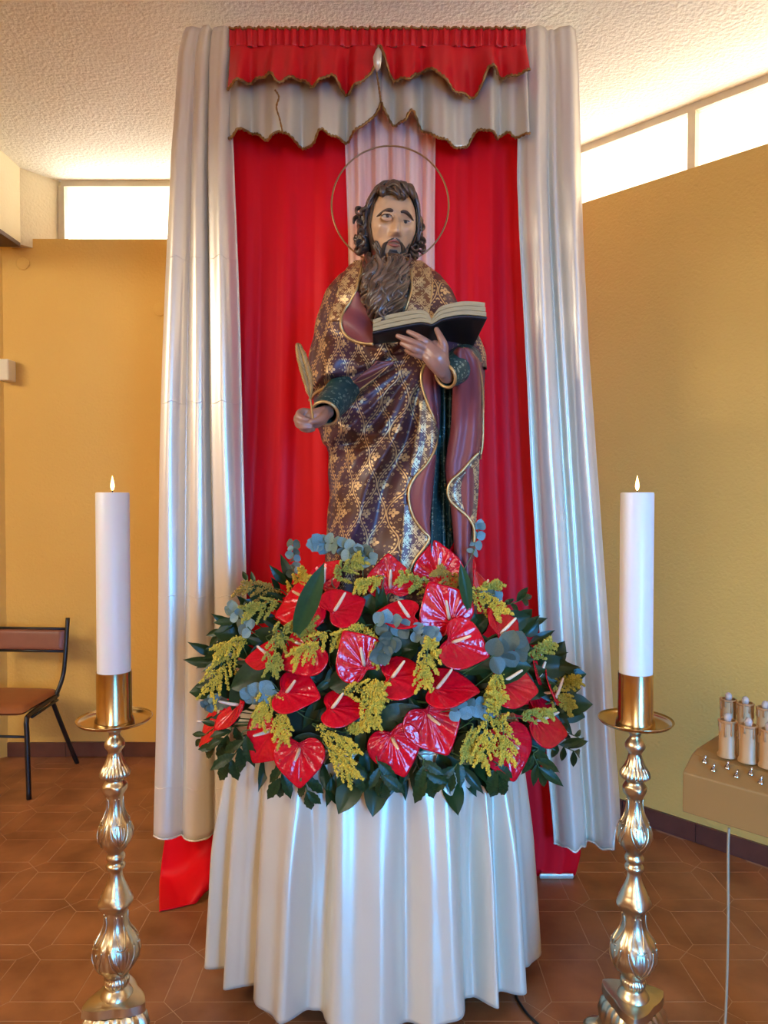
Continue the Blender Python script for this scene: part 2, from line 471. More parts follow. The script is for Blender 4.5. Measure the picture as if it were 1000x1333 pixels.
PTX, PTY, PW = 0.268, 0.268, 0.078       # tile net: period and width of the long tiles
fl = thing('floor', (0, 0, 0), None, None, kind='structure')
g = MB(); g.box((0, 0.6, -0.0256), (11, 8.4, 0.05)); g.build('grout_bed', M['grout'], fl, smooth_=False)
gap = 0.0013
hp = PW / 2
sq = [(hp + gap, hp + gap), (PTX - hp - gap, hp + gap), (PTX - hp - gap, PTY - hp - gap), (hp + gap, PTY - hp - gap)]
g2 = gap * 1.2
hz = [(g2 * 1.4, 0), (hp, -hp + g2), (PTX - hp, -hp + g2), (PTX - g2 * 1.4, 0), (PTX - hp, hp - g2), (hp, hp - g2)]
vt = [(y, x) for x, y in hz][::-1]
def tile_mesh(poly, name):
    mb = MB(); mb.prism(poly, -0.006, 0.0)
    return mb.mesh(name, M['tile'], False)
tm = [tile_mesh(sq, 'tile_square'), tile_mesh(hz, 'tile_long'), tile_mesh(vt, 'tile_long_turned')]
OX, OY = 0.994 - 10 * PTX, 2.302 - 6 * PTY
def in_view(x, y):
    px = 500 + x / y * F; py = 645 + CH / y * F
    return -20 < px < 1020 and py < 1350
def hidden(x, y):
    return (abs(x + 0.03) < 0.36 and 2.0 < y < 2.75) or (abs(x) < 0.75 and y > 2.85) or (abs(x) < 0.5 and y > 2.2)
rest = MB(); cnt = 0; cells = []
for i in range(-12, 20):
    for j in range(-9, 17):
        x0, y0 = OX + i * PTX, OY + j * PTY
        for k, (mesh_, cx, cy) in enumerate(zip(tm, (PTX / 2, PTX / 2, 0), (PTY / 2, 0, PTY / 2))):
            cells.append((y0 + cy, x0, y0, x0 + cx, k))
cells.sort()
for cyy, x0, y0, cxx, k in cells:
    if y0 > YB - 0.02 or cxx + cyy > XR + 0.1 or cyy - cxx > YB - XL + 0.1: continue
    dz = R.uniform(-0.0003, 0.0003)
    if cyy > 1.95 and in_view(cxx, cyy) and not hidden(cxx, cyy) and cnt < 300:
        cnt += 1
        o = obj('tile', tm[k], fl, (x0, y0, dz))
    else:
        rest.add([Vector(v.co) + Vector((x0, y0, dz)) for v in tm[k].vertices], [tuple(p.vertices) for p in tm[k].polygons])
tag(rest.build('tile_field', M['tile'], fl, smooth_=False), kind='stuff')

c = MB(); c.box((0, 0.6, CZ + 0.05), (11, 8.6, 0.1)); struct('ceiling', c, M['plaster'], smooth_=False)

def wall_poly(name, a, b, z0, z1, m, t=0.12, out=None):
    """upright slab from a to b (xy), thickness t away from the room"""
    a = Vector((*a, 0)); b = Vector((*b, 0)); d = (b - a).normalized(); n = Vector((d.y, -d.x, 0))
    if out is not None and n.dot(Vector((*out, 0))) < 0: n = -n
    pts = [a, b, b + n * t, a + n * t]
    mb = MB(); mb.add([p + Vector((0, 0, z0)) for p in pts] + [p + Vector((0, 0, z1)) for p in pts],
                      [(0, 1, 2, 3), (4, 5, 6, 7), (0, 1, 5, 4), (1, 2, 6, 5), (2, 3, 7, 6), (3, 0, 4, 7)])
    return struct(name, mb, m, smooth_=False)
D = 0.70711
RN = (3.25, XR - 3.25)      # near end of right diagonal wall
LN = (-4.5, YB - (4.5 + XL))  # near end of left diagonal wall
wall_poly('wall_rear', (XL - 0.02, YB), (XC + 0.02, YB), 0, SILL_B, M['wall'], 0.16, (0, 1))
wall_poly('wall_right', (XC, YB), RN, 0, SILL_R, M['wall'], 0.36, (1, 1))
wall_poly('wall_left', (XL, YB), LN, 0, SILL_B, M['wall'], 0.16, (-1, 1))
wall_poly('wall_side_left', LN, (-4.5, -3.2), 0, 2.9, M['wall'], 0.16, (-1, 0))
wall_poly('wall_side_right', RN, (3.25, -3.2), 0, 2.9, M['wall'], 0.16, (1, 0))
wall_poly('wall_back', (-4.5, -3.2), (1.4, -3.2), 0, 1.75, M['wall'], 0.16, (0, -1))
wall_poly('wall_back_middle', (-0.2, -3.2), (1.4, -3.2), 1.75, 2.6, M['wall'], 0.16, (0, -1))
wall_poly('wall_back_top', (-4.5, -3.2), (3.25, -3.2), 2.6, CZ, M['cream_wall'], 0.16, (0, -1))
wall_poly('wall_back_left', (-4.5, -3.2), (-1.6, -3.2), 1.75, 2.6, M['wall'], 0.16, (0, -1))
wall_poly('wall_back_right', (2.6, -3.2), (3.25, -3.2), 0.0, 2.6, M['wall'], 0.16, (0, -1))

# beam on the left, its end cheek and the upper plaster
bm_ = MB(); bm_.box((-2.33, 1.9, (2.90 + CZ) / 2), (0.60, 4.2, CZ - 2.90 - 0.001))
beam = struct('trim_1', bm_, M['cream_wall'], smooth_=False)
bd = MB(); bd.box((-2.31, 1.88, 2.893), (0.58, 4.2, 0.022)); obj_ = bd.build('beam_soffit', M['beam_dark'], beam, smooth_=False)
wall_poly('wall_window_cheek', (-2.04, 4.0), (-1.885, 4.19), SILL_B - 0.05, CZ, M['cream_wall'], 0.5, (-1, 0.6))
wall_poly('wall_left_upper', (XL - 0.35, YB - 0.1), LN, SILL_B, CZ, M['cream_wall'], 0.16, (-1, 1))

def window(name, a, b, z0, z1, out, posts, fw=0.035):
    """clerestory strip: frame rails, posts and glass panes"""
    a3 = Vector((*a, 0)); b3 = Vector((*b, 0)); L = (b3 - a3).length; d = (b3 - a3) / L
    root = thing(name, (a3 + b3) / 2 + Vector((0, 0, z0)), None, None, kind='structure')
    rot = Matrix(((d.x, -d.y, 0), (d.y, d.x, 0), (0, 0, 1)))
    mid = (a3 + b3) / 2
    for zz, nm in ((z1 - fw / 2, 'top_rail'), (z0 + fw / 2, 'bottom_rail')):
        mb = MB(); mb.box(mid + Vector((0, 0, zz)), (L, 0.05, fw), rot); mb.build(nm, M['frame'], root, smooth_=False)
    ts = [0.0] + posts + [L]
    for t in ts:
        mb = MB(); mb.box(a3 + d * t + Vector((0, 0, (z0 + z1) / 2)), (fw, 0.05, z1 - z0 - 2 * fw), rot); mb.build('post', M['frame'], root, smooth_=False)
    for t0, t1 in zip(ts, ts[1:]):
        mb = MB(); mb.box(a3 + d * (t0 + t1) / 2 + Vector((0, 0, (z0 + z1) / 2)), (t1 - t0 - fw, 0.006, z1 - z0 - 2 * fw), rot)
        mb.build('pane', M['glass'], root, smooth_=False)
    return root
window('window_1', (-1.875, 4.19), (0.45, 4.19), SILL_B - 0.03, CZ, (0, 1), [1.1])
# right clerestory stands back on the thick diagonal wall
XW = 4.83
def on_r(x): return (x, XW - x)
wr = window('window_2', on_r(0.62), on_r(3.45), SILL_R - 0.03, CZ - 0.001, (1, 1),
            [(1.4535 - 0.62) * math.sqrt(2), (2.42 - 0.62) * math.sqrt(2)])
dr = thing('added_door', (2.0, -3.27, 0), None, None, kind='structure')  # unseen door, added so that blue light reaches drape and skirt
for x in (1.44, 2.0, 2.56):
    mb = MB(); mb.box((x, -3.27, 1.3), (0.07, 0.06, 2.6)); mb.build('door_stile', M['frame'], dr, smooth_=False)
for z in (0.04, 2.56):
    mb = MB(); mb.box((2.0, -3.27, z), (1.1, 0.05, 0.08)); mb.build('door_rail', M['frame'], dr, smooth_=False)
for x in (1.72, 2.28):
    mb = MB(); mb.box((x, -3.27, 1.3), (0.49, 0.006, 2.44)); mb.build('door_pane', M['blue_glass'], dr, smooth_=False)
ww = MB()
ww.tube(catmull([P(778, 266, 3.42), P(790, 255, 3.42), P(803, 252, 3.41), P(812, 250, 3.40)], 12), 0.0016, 6)
tag(ww.build('wall_wire', M['black_metal']), 'thin dark loose wire curling on the right window ledge', 'wire')

# skirting tiles
def skirting(name, a, b, out, L=0.335, h=0.082):
    a3 = Vector((*a, 0)); b3 = Vector((*b, 0)); T = (b3 - a3).length; d = (b3 - a3) / T
    n = -Vector((*out, 0)).normalized()
    root = thing(name, (a3 + b3) / 2, None, None, kind='structure')
    rot = Matrix(((d.x, -d.y, 0), (d.y, d.x, 0), (0, 0, 1)))
    k = int(T / L)
    for i in range(k):
        mb = MB(); mb.box(a3 + d * (i + 0.5) * L + n * 0.007 + Vector((0, 0, h / 2 + R.uniform(-0.0015, 0.0015) + 0.002)), (L - 0.003, 0.013, h), rot)
        mb.build('skirting_tile', M['base_tile'], root, smooth_=False)
skirting('baseboard_rear', (XL, YB), (XC, YB), (0, 1))
skirting('baseboard_right', (RN[0], RN[1]), (XC, YB), (1, 1))
skirting('baseboard_left', LN, (XL, YB), (-1, 1))

# cover plates and sensor on the yellow wall
for px, py, lab in ((30, 343, 'round yellow painted cover plate under the ceiling beam'), (208, 403, 'round yellow painted cover plate beside the white drape')):
    p = P(px, py, YB - 0.001)
    mb = MB(); mb.lathe([(0.033, 0), (0.0365, 0.0015), (0.037, 0.004), (0.033, 0.006), (0.0, 0.0065)], 28, caps=False)
    o = mb.build('cover_plate', M['wall']); o.rotation_euler = (PI / 2, 0, 0); o.location = p
    tag(o, lab, 'cover plate')
p = P(9, 482, 4.0)
s_ = thing('wall_sensor', (p.x, p.y + 0.0, p.z - 0.065), 'small ivory plastic box mounted on the yellow wall corner', 'sensor')
mb = MB(); mb.box((p.x - 0.01, 4.015, p.z), (0.066, 0.085, 0.12)); bevel(mb.build('housing', M['plastic'], s_, smooth_=False), 0.008, 3)
for k in range(7):
    mb = MB(); mb.box((p.x - 0.01, 3.972, p.z + 0.035 - k * 0.012), (0.05, 0.004, 0.005)); mb.build('louvre', M['plastic'], s_, smooth_=False)

# ------------------------------------------------------------------ canopy: backdrop, drapes, valance
YK = 2.76
fr = thing('canopy_frame', (0, 2.74, 0), 'dark metal stand carrying the red and white hangings', 'frame')
for x in (-0.60, 0.50):
    mb = MB(); mb.tube([(x, 2.84, 0.0), (x, 2.84, 3.25)], 0.012, 10); mb.build('upright', M['black_metal'], fr)
    mb = MB(); mb.box((x, 2.84, 0.011), (0.06, 0.20, 0.02)); mb.build('foot', M['black_metal'], fr, smooth_=False)
mb = MB(); mb.tube([(-0.74, 2.84, 3.255), (0.70, 2.84, 3.255)], 0.014, 10); mb.build('cross_bar', M['black_metal'], fr)

def sheet(name, m, rows, y0, nu, nv, fold, parent=None, hem=None, thick=0.002):
    """hanging cloth. rows (py, left px, right px); y0(u, t) base depth; fold(u, t) depth offset; hem(u) extra px at the lower edge"""
    top, bot = rows[0][0], rows[-1][0]
    Lr = [(r[0], r[1]) for r in rows]; Rr = [(r[0], r[2]) for r in rows]
    def fn(u, t):
        py = lerp(top, bot, t)
        px = lerp(sinterp(Lr, py), sinterp(Rr, py), u)
        if hem: py += hem(u) * smooth(0.0, 1.0, t) if not callable(getattr(hem, 'full', None)) else hem(u)
        p = P(px, py, y0(u, t)); p.y += fold(u, t); p.z = max(p.z, 0.004)
        return p
    mb = MB(); mb.grid(nu, nv, fn)
    o = mb.build(name, m, parent)
    if thick: solid(o, thick)
    return o

# red backdrop (two red widths and the sheer width between them)
bd = thing('red_backdrop', (0, YK, 0), 'tall red satin backdrop curtain with pale sheer centre behind the statue', 'curtain')
def red_fold(k, ph, amp):
    def f(u, t):
        return amp * (0.35 + 0.65 * smooth(0, .3, t)) * (math.sin(u * k * 2 * PI + ph + 0.8 * math.sin(t * 2.1)) + 0.30 * math.sin(u * k * 4.3 * PI + 1.7 * ph + t) + 0.08 * math.sin(u * k * 8.7 * PI + ph))
    return f
left_hem = lambda u: 55 * max(0, 1 - u * 2.2) - 18 * math.exp(-((u - 0.26) / 0.08) ** 2) + 12 * math.exp(-((u - 0.33) / 0.05) ** 2)
sheet('red_panel', M['red_satin'], [(40, 286, 453), (400, 286, 455), (760, 262, 460), (1000, 224, 465), (1080, 208, 470), (1150, 206, 470)],
      lambda u, t: YK - 0.25 * smooth(0.94, 1.0, t) * max(0, 1 - 1.6 * u), 90, 110, red_fold(3.2, 0.4, 0.010), bd, left_hem)
sheet('red_panel', M['red_satin'], [(40, 563, 700), (400, 563, 706), (760, 563, 726), (1000, 560, 748), (1105, 560, 757), (1150, 560, 748)],
      lambda u, t: YK, 90, 110, red_fold(2.7, 2.0, 0.010), bd, lambda u: 3 * math.sin(u * 9))
sheet('red_panel', M['red_satin'], [(40, 445, 571), (760, 452, 571), (1150, 458, 571)], lambda u, t: YK + 0.03, 40, 60, red_fold(2.0, 1.0, 0.006), bd)
sheet('sheer_panel', M['sheer'], [(40, 447, 568), (180, 449, 567), (300, 453, 566), (760, 458, 566), (1100, 460, 566)], lambda u, t: YK - 0.025, 120, 60,
      lambda u, t: 0.011 * math.sin(u * 31 + 0.5 * math.sin(3 * t)) + 0.006 * math.sin(u * 67 + 1), bd, None, 0)
mb = MB()
for k in range(34):
    q = P(704 + k * 1.25, 1151 + 2.6 * (k % 2), YK - 0.012); mb.sphere((q.x, q.y, max(q.z, .012)), (0.006, 0.004, 0.011), 6, 4)
mb.build('hem_trim', M['curtain_satin'], bd)

# white drapes thrown over the ends of the bar
def drape(name, rows, folds, label, hemf, y0=2.67):
    root = thing(name, P((rows[-1][1] + rows[-1][2]) / 2, rows[-1][0], y0), label, 'drape', 'white drapes of the canopy')
    Lr = [(r[0], r[1]) for r in rows]; Rr = [(r[0], r[2]) for r in rows]
    bot = rows[-1][0]
    nu, nv = 130, 150
    def fd(u, t):
        s = 0
        for c0, c1, w, a in folds:
            c = lerp(c0, c1, t); s += a * math.exp(-((u - c) / w) ** 2)
        s *= 0.45 + 0.55 * smooth(0, .25, t)
        return s + 0.0022 * math.sin(u * 34 + 2 * math.sin(t * 5)) * (1 - smooth(0, .5, t)) + 0.003 * math.sin(u * 11 + t * 9)
    def fn(u, t):
        # first 8 % of the length passes over the bar and hangs behind
        if t < 0.10:
            a = t / 0.10
            py = rows[0][0]
            px = lerp(sinterp(Lr, py), sinterp(Rr, py), u)
            base = P(px, py, y0)
            if a < 0.5: return base + Vector((0, 0.22 + 0.2 * fd(u, 0), -0.55 * (1 - a * 2) - 0.04))
            b = (a - 0.5) * 2
            return base + Vector((0, lerp(0.22, 0.0, smooth(0, 1, b)) + 0.4 * fd(u, 0), -0.04 * (1 - b) + 0.018 * math.sin(PI * b) ))
        tt = (t - 0.10) / 0.90
        py = lerp(rows[0][0], bot, tt)
        px = lerp(sinterp(Lr, py), sinterp(Rr, py), u)
        py += hemf(u) * smooth(0.85, 1, tt)
        p = P(px, py, y0); p.y += fd(u, tt) - 0.012 * smooth(0, .06, tt)
        return p
    mb = MB(); mb.grid(nu, nv, fn)
    solid(mb.build('cloth', M['curtain_satin'], root), 0.002)
    mb = MB()
    pts = [fn(k / 60, 1.0) + Vector((0, -0.002, 0.001 * (k % 2))) for k in range(61)]
    mb.tube(pts, 0.0035, 6); mb.build('hem', M['curtain_satin'], root)
    for s in (0.36, 0.52, 0.735, 0.945) if name == 'white_drape' and rows[0][1] < 400 else ():
        mb = MB(); mb.tube([fn(k / 60, s + 0.0015 * math.sin(k * .5)) + Vector((0, -0.002, 0)) for k in range(61)], 0.0012, 5); mb.build('crease', M['curtain_satin'], root)
    return root
drape('white_drape', [(37, 243, 302), (44, 239, 302), (70, 234, 302), (120, 231, 302), (200, 225, 304), (400, 217, 311), (560, 212, 315), (700, 210, 319), (800, 209, 321), (950, 206, 322), (1083, 203, 322)],
      [(0.12, 0.10, 0.13, -0.030), (0.32, 0.28, 0.045, 0.028), (0.46, 0.46, 0.15, -0.036), (0.56, 0.63, 0.028, 0.045), (0.80, 0.80, 0.14, -0.036), (0.99, 0.97, 0.05, 0.03)],
      'white satin drape hanging on the side of the brown vinyl chair', lambda u: -8 * u + 8 * math.sin(u * 3.0))
drape('white_drape', [(37, 678, 750), (60, 677, 752), (200, 674, 756), (260, 675, 758), (450, 684, 767), (600, 691, 777), (700, 697, 784), (800, 702, 791), (900, 708, 797), (1000, 714, 803), (1099, 722, 808)],
      [(0.06, 0.04, 0.06, 0.030), (0.28, 0.26, 0.14, -0.034), (0.50, 0.52, 0.05, 0.040), (0.62, 0.62, 0.05, 0.020), (0.80, 0.82, 0.14, -0.034), (1.0, 1.0, 0.06, 0.02)],
      'white satin drape with bluish sheen beside the box of electric candles', lambda u: -30 * smooth(0.83, 0.86, u) + 2 * math.sin(u * 30))

# valance: gathered red frill over two white frills, all edged with gold braid
va = thing('valance', (0, 2.64, 3.2), 'red and white ruffled valance edged with gold braid across the canopy top', 'valance')
YV = 2.655
red_edge = [(300, 126), (316, 119), (331, 110), (345, 111), (357, 112), (365, 123), (380, 116), (394, 109), (401, 115), (409, 126), (422, 120), (435, 112), (445, 124), (456, 127), (473, 121), (483, 110), (488, 98), (491, 84), (493, 70),
            (496, 72), (500, 82), (507, 102), (518, 111), (531, 119), (541, 108), (551, 96), (560, 102), (571, 113), (583, 124), (594, 128), (606, 129), (618, 130), (626, 118), (632, 103), (650, 105), (672, 109), (682, 110)]
def gath(px, t, k=1.0):
    w = mnoise.noise(Vector((px * 0.021, 3.7, 0)))
    return k * (0.021 * math.sin(px * 0.115 + 4 * w) + 0.005 * math.sin(px * 0.31 + 2 * w))
def frill(name, m, x0, x1, top, edge, ybase, n, k, flare=0.05):
    def fn(u, t):
        px = lerp(x0, x1, u); py = lerp(top(px), sinterp(edge, px), t)
        amp = 0.35 + 1.2 * t
        p = P(px, py, ybase); p.y += gath(px, t, k) * amp - flare * t
        return p
    mb = MB(); mb.grid(n, 30, fn); solid(mb.build(name, m, va), 0.002)
    mb = MB()
    pts = []
    for i in range(n + 1):
        p = fn(i / n, 1.0); pts.append(p + Vector((0, -0.003, 0.002 * math.sin(i * 1.9))))
    mb.tube(pts, [0.0048 + 0.0014 * math.sin(i * 2.1) for i in range(n + 1)], 6); mb.build('gold_braid', M['gold_braid'], va)
    return fn
white_l = [(300, 186), (306, 187), (315, 180), (325, 173), (336, 178), (351, 191), (360, 188), (368, 183), (385, 190), (403, 196), (412, 194), (416, 186), (421, 182), (435, 187), (449, 186), (463, 181), (478, 171), (487, 160), (493, 148), (496, 140)]
white_r = [(496, 140), (502, 152), (510, 161), (519, 165), (527, 168), (532, 158), (537, 155), (545, 165), (554, 174), (562, 185), (572, 192), (583, 195), (600, 196), (608, 192), (614, 180), (620, 173), (632, 180), (645, 186), (650, 178), (660, 176), (667, 184), (682, 188)]
frill('white_frill', M['white_satin'], 300, 496, lambda x: 44 if x < 478 else 44 + (x - 478) * 2.0, white_l, YV + 0.03, 150, 1.1, 0.035)
frill('white_frill', M['white_satin'], 496, 684, lambda x: 44 if x > 506 else 44 + (506 - x) * 3.4, white_r, YV + 0.03, 150, 1.1, 0.035)
frill('red_frill', M['red_frill'], 300, 684, lambda x: 60, red_edge, YV, 260, 1.0)
def hd(u, t):
    px = lerp(299, 684, u); p = P(px, lerp(37, 61, t), YV); p.y += 0.008 * math.sin(px * 0.52 + 2 * math.sin(px * .05)) * (0.5 + 0.5 * math.sin(PI * t)) + 0.003 * math.sin(px * 1.3); return p
mb = MB(); mb.grid(260, 8, hd); solid(mb.build('header', M['red_frill'], va), 0.002)
mb = MB(); mb.tube([hd(i / 200, 0) + Vector((0, -0.002, 0.002 * math.sin(i * 2.0))) for i in range(201)], 0.005, 6); mb.build('gold_braid', M['gold_braid'], va)
mb = MB(); mb.tube([p + Vector((0, -0.05, 0)) for p in catmull([P(493, 70, YV), P(489, 88, YV), P(491, 108, YV), P(494, 128, YV), P(496, 142, YV)], 40)], [0.004 + 0.001 * math.sin(i * 2.1) for i in range(40)], 6); mb.build('gold_braid', M['gold_braid'], va)
mb = MB()
lv = [(490, 79), (493, 76), (497, 82), (497, 92), (495, 101), (491, 106), (487, 98), (486, 88)]
mb.prism([((x - 491.5) * YV / F, -(y - 90) * YV / F) for x, y in lv], -0.004, 0.004, Matrix.Translation(P(491.5, 90, YV) + Vector((0, -0.06, 0))) @ Matrix.Rotation(PI / 2, 4, 'X'))
mb.build('white_tuck', M['curtain_satin'], va)
mb = MB(); mb.tube([p + Vector((0, -0.055, 0)) for p in catmull([P(361, 128, YV), P(366, 137, YV), P(363, 150, YV), P(367, 165, YV), P(371, 183, YV)], 30)], [0.0034 + 0.0008 * math.sin(i * 2.1) for i in range(30)], 6); mb.build('gold_braid', M['gold_braid'], va)

# ------------------------------------------------------------------ table and skirt
TCX, TCY, TZ = -0.030, 2.36, 0.755
tb = thing('table', (TCX, TCY, 0), 'table hidden under the gathered white satin skirt', 'table')
mb = MB(); mb.box((TCX, TCY + 0.02, TZ - 0.02), (0.60, 0.48, 0.03)); mb.build('tabletop', M['wood'], tb, smooth_=False)
for sx in (-1, 1):
    for sy in (-1, 1):
        mb = MB(); mb.tube([(TCX + sx * 0.26, TCY + sy * 0.2, 0), (TCX + sx * 0.26, TCY + sy * 0.2, TZ - 0.035)], 0.015, 8); mb.build('leg', M['black_metal'], tb)
sk = thing('table_skirt', (TCX, TCY, 0), 'ivory satin table skirt gathered in deep vertical folds', 'tablecloth')
rs = random.Random(21)
ph = [rs.uniform(0, 6.28) for _ in range(8)]
def skirt(u, t):
    a = 2 * PI * u - PI / 2 - PI      # u 0.5 at the front
    hw = 0.462; hdp = lerp(0.355, 0.405, t) if math.sin(a) < 0 else 0.33
    e = 0.80
    ca, sa = math.cos(a), math.sin(a)
    x = hw * math.copysign(abs(ca) ** e, ca); y = hdp * math.copysign(abs(sa) ** e, sa)
    n = Vector((x / hw ** 2, y / hdp ** 2, 0)).normalized()
    w = u * 2 * PI
    wob = 1.3 * math.sin(3 * w + ph[0]) + 0.9 * math.sin(7 * w + ph[1] + 0.5 * t) + 0.5 * math.sin(13 * w + 1.2 * t)
    f1 = math.sin(17 * w + wob + 0.3 * t); f1 = math.copysign(abs(f1) ** 0.8, f1)
    f2 = math.sin(41 * w + 1.6 * wob + ph[2]); f3 = math.sin(9 * w + ph[3] + 0.5 * t)
    big = smooth(0.02, 0.55, t)
    d = f1 * lerp(0.008, 0.030, big) + f2 * lerp(0.006, 0.0075, big) + f3 * 0.014 * big + 0.040 * t
    z = lerp(TZ + 0.012, 0.055, t) + (0.012 * math.sin(5 * w + ph[4]) + 0.006 * math.sin(11 * w)) * smooth(.8, 1, t)
    q = Vector((x, y, 0)) + n * d
    return Vector((TCX + q.x, TCY + q.y, z))
mb = MB(); mb.grid(520, 70, skirt, closed=True); solid(mb.build('cloth', M['white_satin'], sk), 0.002)
mb = MB(); mb.grid(520, 6, lambda u, t: Vector((TCX, TCY, TZ + 0.012)).lerp(skirt(u, 0), t * 0.999 + 0.0005), closed=True); solid(mb.build('top_cloth', M['white_satin'], sk), 0.002)
mb = MB(); mb.tube([skirt(i / 400, 0) + Vector((0, 0, 0.003 * math.sin(i * 1.7))) for i in range(401)], 0.007, 6); mb.build('gathered_edge', M['white_satin'], sk)

# ------------------------------------------------------------------ altar candles
def candlestick(px, yaw, lab_s, lab_c, lab_f, topx, D0=1.80, dy=0):
    k = D0 / F
    base = P(px, 1100, D0); X0 = base.x
    zc = lambda cy: CH - (860 + dy + cy / 2.817 - 645) * k * 1.0
    cr = k / 2.817
    root = thing('candlestick', (X0, D0, 0), lab_s, 'candlestick', 'brass altar candlesticks')
    prof = [(252, 36), (268, 20), (280, 20), (292, 29), (306, 36), (320, 35), (333, 26), (342, 22), (348, 25), (352, 25), (368, 30), (390, 39), (408, 49), (418, 52), (428, 50), (436, 34), (446, 31), (454, 38), (464, 43), (474, 42), (486, 39), (500, 30), (520, 27), (545, 29), (570, 36), (600, 50), (630, 59), (655, 60), (678, 52), (700, 38), (712, 28), (718, 29), (728, 34), (738, 33), (746, 26), (752, 27), (762, 34), (773, 32), (782, 25), (800, 25), (825, 32), (850, 43), (868, 50), (876, 55), (884, 56), (892, 60), (902, 60), (914, 53), (930, 42), (955, 40), (980, 42), (1005, 52), (1035, 70), (1065, 79), (1095, 80), (1125, 73), (1150, 58), (1168, 44), (1178, 36), (1184, 42), (1196, 45), (1208, 42), (1214, 36), (1226, 44), (1240, 54), (1254, 59), (1266, 60)]
    fine = []
    for a, b in zip(prof, prof[1:]):
        n = max(1, int((b[0] - a[0]) / 5))
        for j in range(n): fine.append((lerp(a[0], b[0], j / n), sinterp(prof, lerp(a[0], b[0], j / n))))
    fine.append(prof[-1])
    def relief(t, cy):
        r = 1.0
        for c0, c1 in ((505, 690), (935, 1160)):            # leafy bulbs: six lobes, pointed leaf on each
            if c0 < cy < c1:
                s = (cy - c0) / (c1 - c0); w = math.sin(PI * s)
                q = abs(((t * 4 / (2 * PI)) % 1) - 0.5) * 2      # 0 mid lobe .. 1 seam
                r += 0.03 * w * (1 - q ** 2) - 0.035 * w * math.exp(-((q - 1) / 0.12) ** 2)
                leaf = abs(q - (0.62 if s < 0.45 else lerp(0.72, 0.0, smooth(0.45, 0.98, s))))
                r += 0.045 * w * math.exp(-(leaf / 0.12) ** 2)
                if s > 0.5: r += 0.015 * math.sin(t * 36) * w * smooth(.5, .6, s) * (q < .5)
        if 385 < cy < 432: r += 0.055 * math.cos(t * 22)
        if 350 < cy < 386: r += 0.03 * math.cos(t * 14)
        if 886 < cy < 932: r += 0.09 * math.cos(t * 4 + PI) * math.sin(PI * (cy - 886) / 46)
        if 456 < cy < 500: r += 0.07 * math.cos(t * 4 + PI) * math.sin(PI * (cy - 456) / 44)
        if 1180 < cy < 1212: r += 0.03 * math.cos(t * 26)
        return r
    mb = MB()
    n = 120
    vs = []
    for cy, r in fine:
        for q in range(n):
            t = 2 * PI * q / n
            rr = r * cr * relief(t + yaw, cy); vs.append((X0 + rr * math.cos(t), D0 + rr * math.sin(t), zc(cy)))
    fs = [(i * n + q, (i + 1) * n + q, (i + 1) * n + (q + 1) % n, i * n + (q + 1) % n) for i in range(len(fine) - 1) for q in range(n)]
    mb.add(vs, fs); mb.build('stem', M['brass'], root)
    # raised acanthus outlines on the two bulbs
    for c0, c1 in ((505, 690), (935, 1160)):
        for j in range(4):
            mb = MB(); mid = -yaw + (j + 0.5) * PI / 2
            def sp(s, off):
                cy = lerp(c0, c1, s); r = sinterp(prof, cy) * cr * relief(mid + off + yaw, cy) + 0.0006
                return Vector((X0 + r * math.cos(mid + off), D0 + r * math.sin(mid + off), zc(cy)))
            wr_ = 0.0016 if c0 < 900 else 0.0021
            for sg in (-1, 1):
                mb.tube([sp(lerp(0.50, 0.97, q / 20), sg * 0.60 * math.cos(q / 20 * PI / 2) ** 0.8 * (1 if q < 20 else 0)) for q in range(21)], wr_, 6)
                mb.tube([sp(lerp(0.02, 0.48, q / 20), sg * (0.22 + 0.14 * math.sin(q / 20 * PI * 1.3))) for q in range(21)], wr_, 6)
                mb.tube([sp(lerp(0.55, 0.90, q / 10), sg * 0.28 * math.cos(q / 10 * PI / 2)) for q in range(11)], wr_ * 0.7, 6)
            mb.tube([sp(0.48 + 0.035 * math.sin(q / 16 * PI), lerp(-0.26, 0.26, q / 16)) for q in range(17)], wr_, 6)
            mb.build('leaf_relief', M['brass'], root)
    # drip plate and cup
    zp = zc(235); pr = 48 * k
    mb = MB(); mb.lathe([(0.012, -0.018), (0.026, -0.012), (0.04, -0.004), (pr * 0.78, 0.002), (pr * 0.93, 0.007), (pr, 0.015), (pr * 0.99, 0.0165), (pr * 0.92, 0.010), (pr * 0.76, 0.005), (0.0, 0.004)], 56, (X0, D0, zp), caps=False)
    mb.build('drip_plate', M['brass_cup'], root)
    zt = zc(40 )
    mb = MB(); rc = 22.3 * k
    mb.lathe([(0, 0.004), (rc * 1.12, 0.004), (rc * 1.10, 0.012), (rc * 1.0, 0.02), (rc, zt - zp), (rc * 0.955, zt - zp), (rc * 0.955, 0.03), (0, 0.03)], 48, (X0, D0, zp), caps=False)
    mb.build('candle_cup', M['brass_cup'], root, angle=40)
    # three-sided foot: plate, scrolled body, three claw feet
    def tri(t, rnd=0.42):
        q = ((t - yaw - PI / 2) / (2 * PI / 3)) % 1; q = abs(q - 0.5) * 2
        return 1 - rnd * (1 - q ** 1.6)
    zz = zc(1266)
    def trilathe(prof_, nm, f):
        mb = MB(); n = 90; vs = []
        for r, z, rd in prof_:
            for q in range(n):
                t = 2 * PI * q / n; rr = r * f(t, rd); vs.append((X0 + rr * math.cos(t), D0 + rr * math.sin(t), z))
        fs = [(i * n + q, (i + 1) * n + q, (i + 1) * n + (q + 1) % n, i * n + (q + 1) % n) for i in range(len(prof_) - 1) for q in range(n)]
        fs += [tuple(range(n)), tuple((len(prof_) - 1) * n + q for q in range(n))[::-1]]
        mb.add(vs, fs); mb.build(nm, M['brass'], root, angle=35)
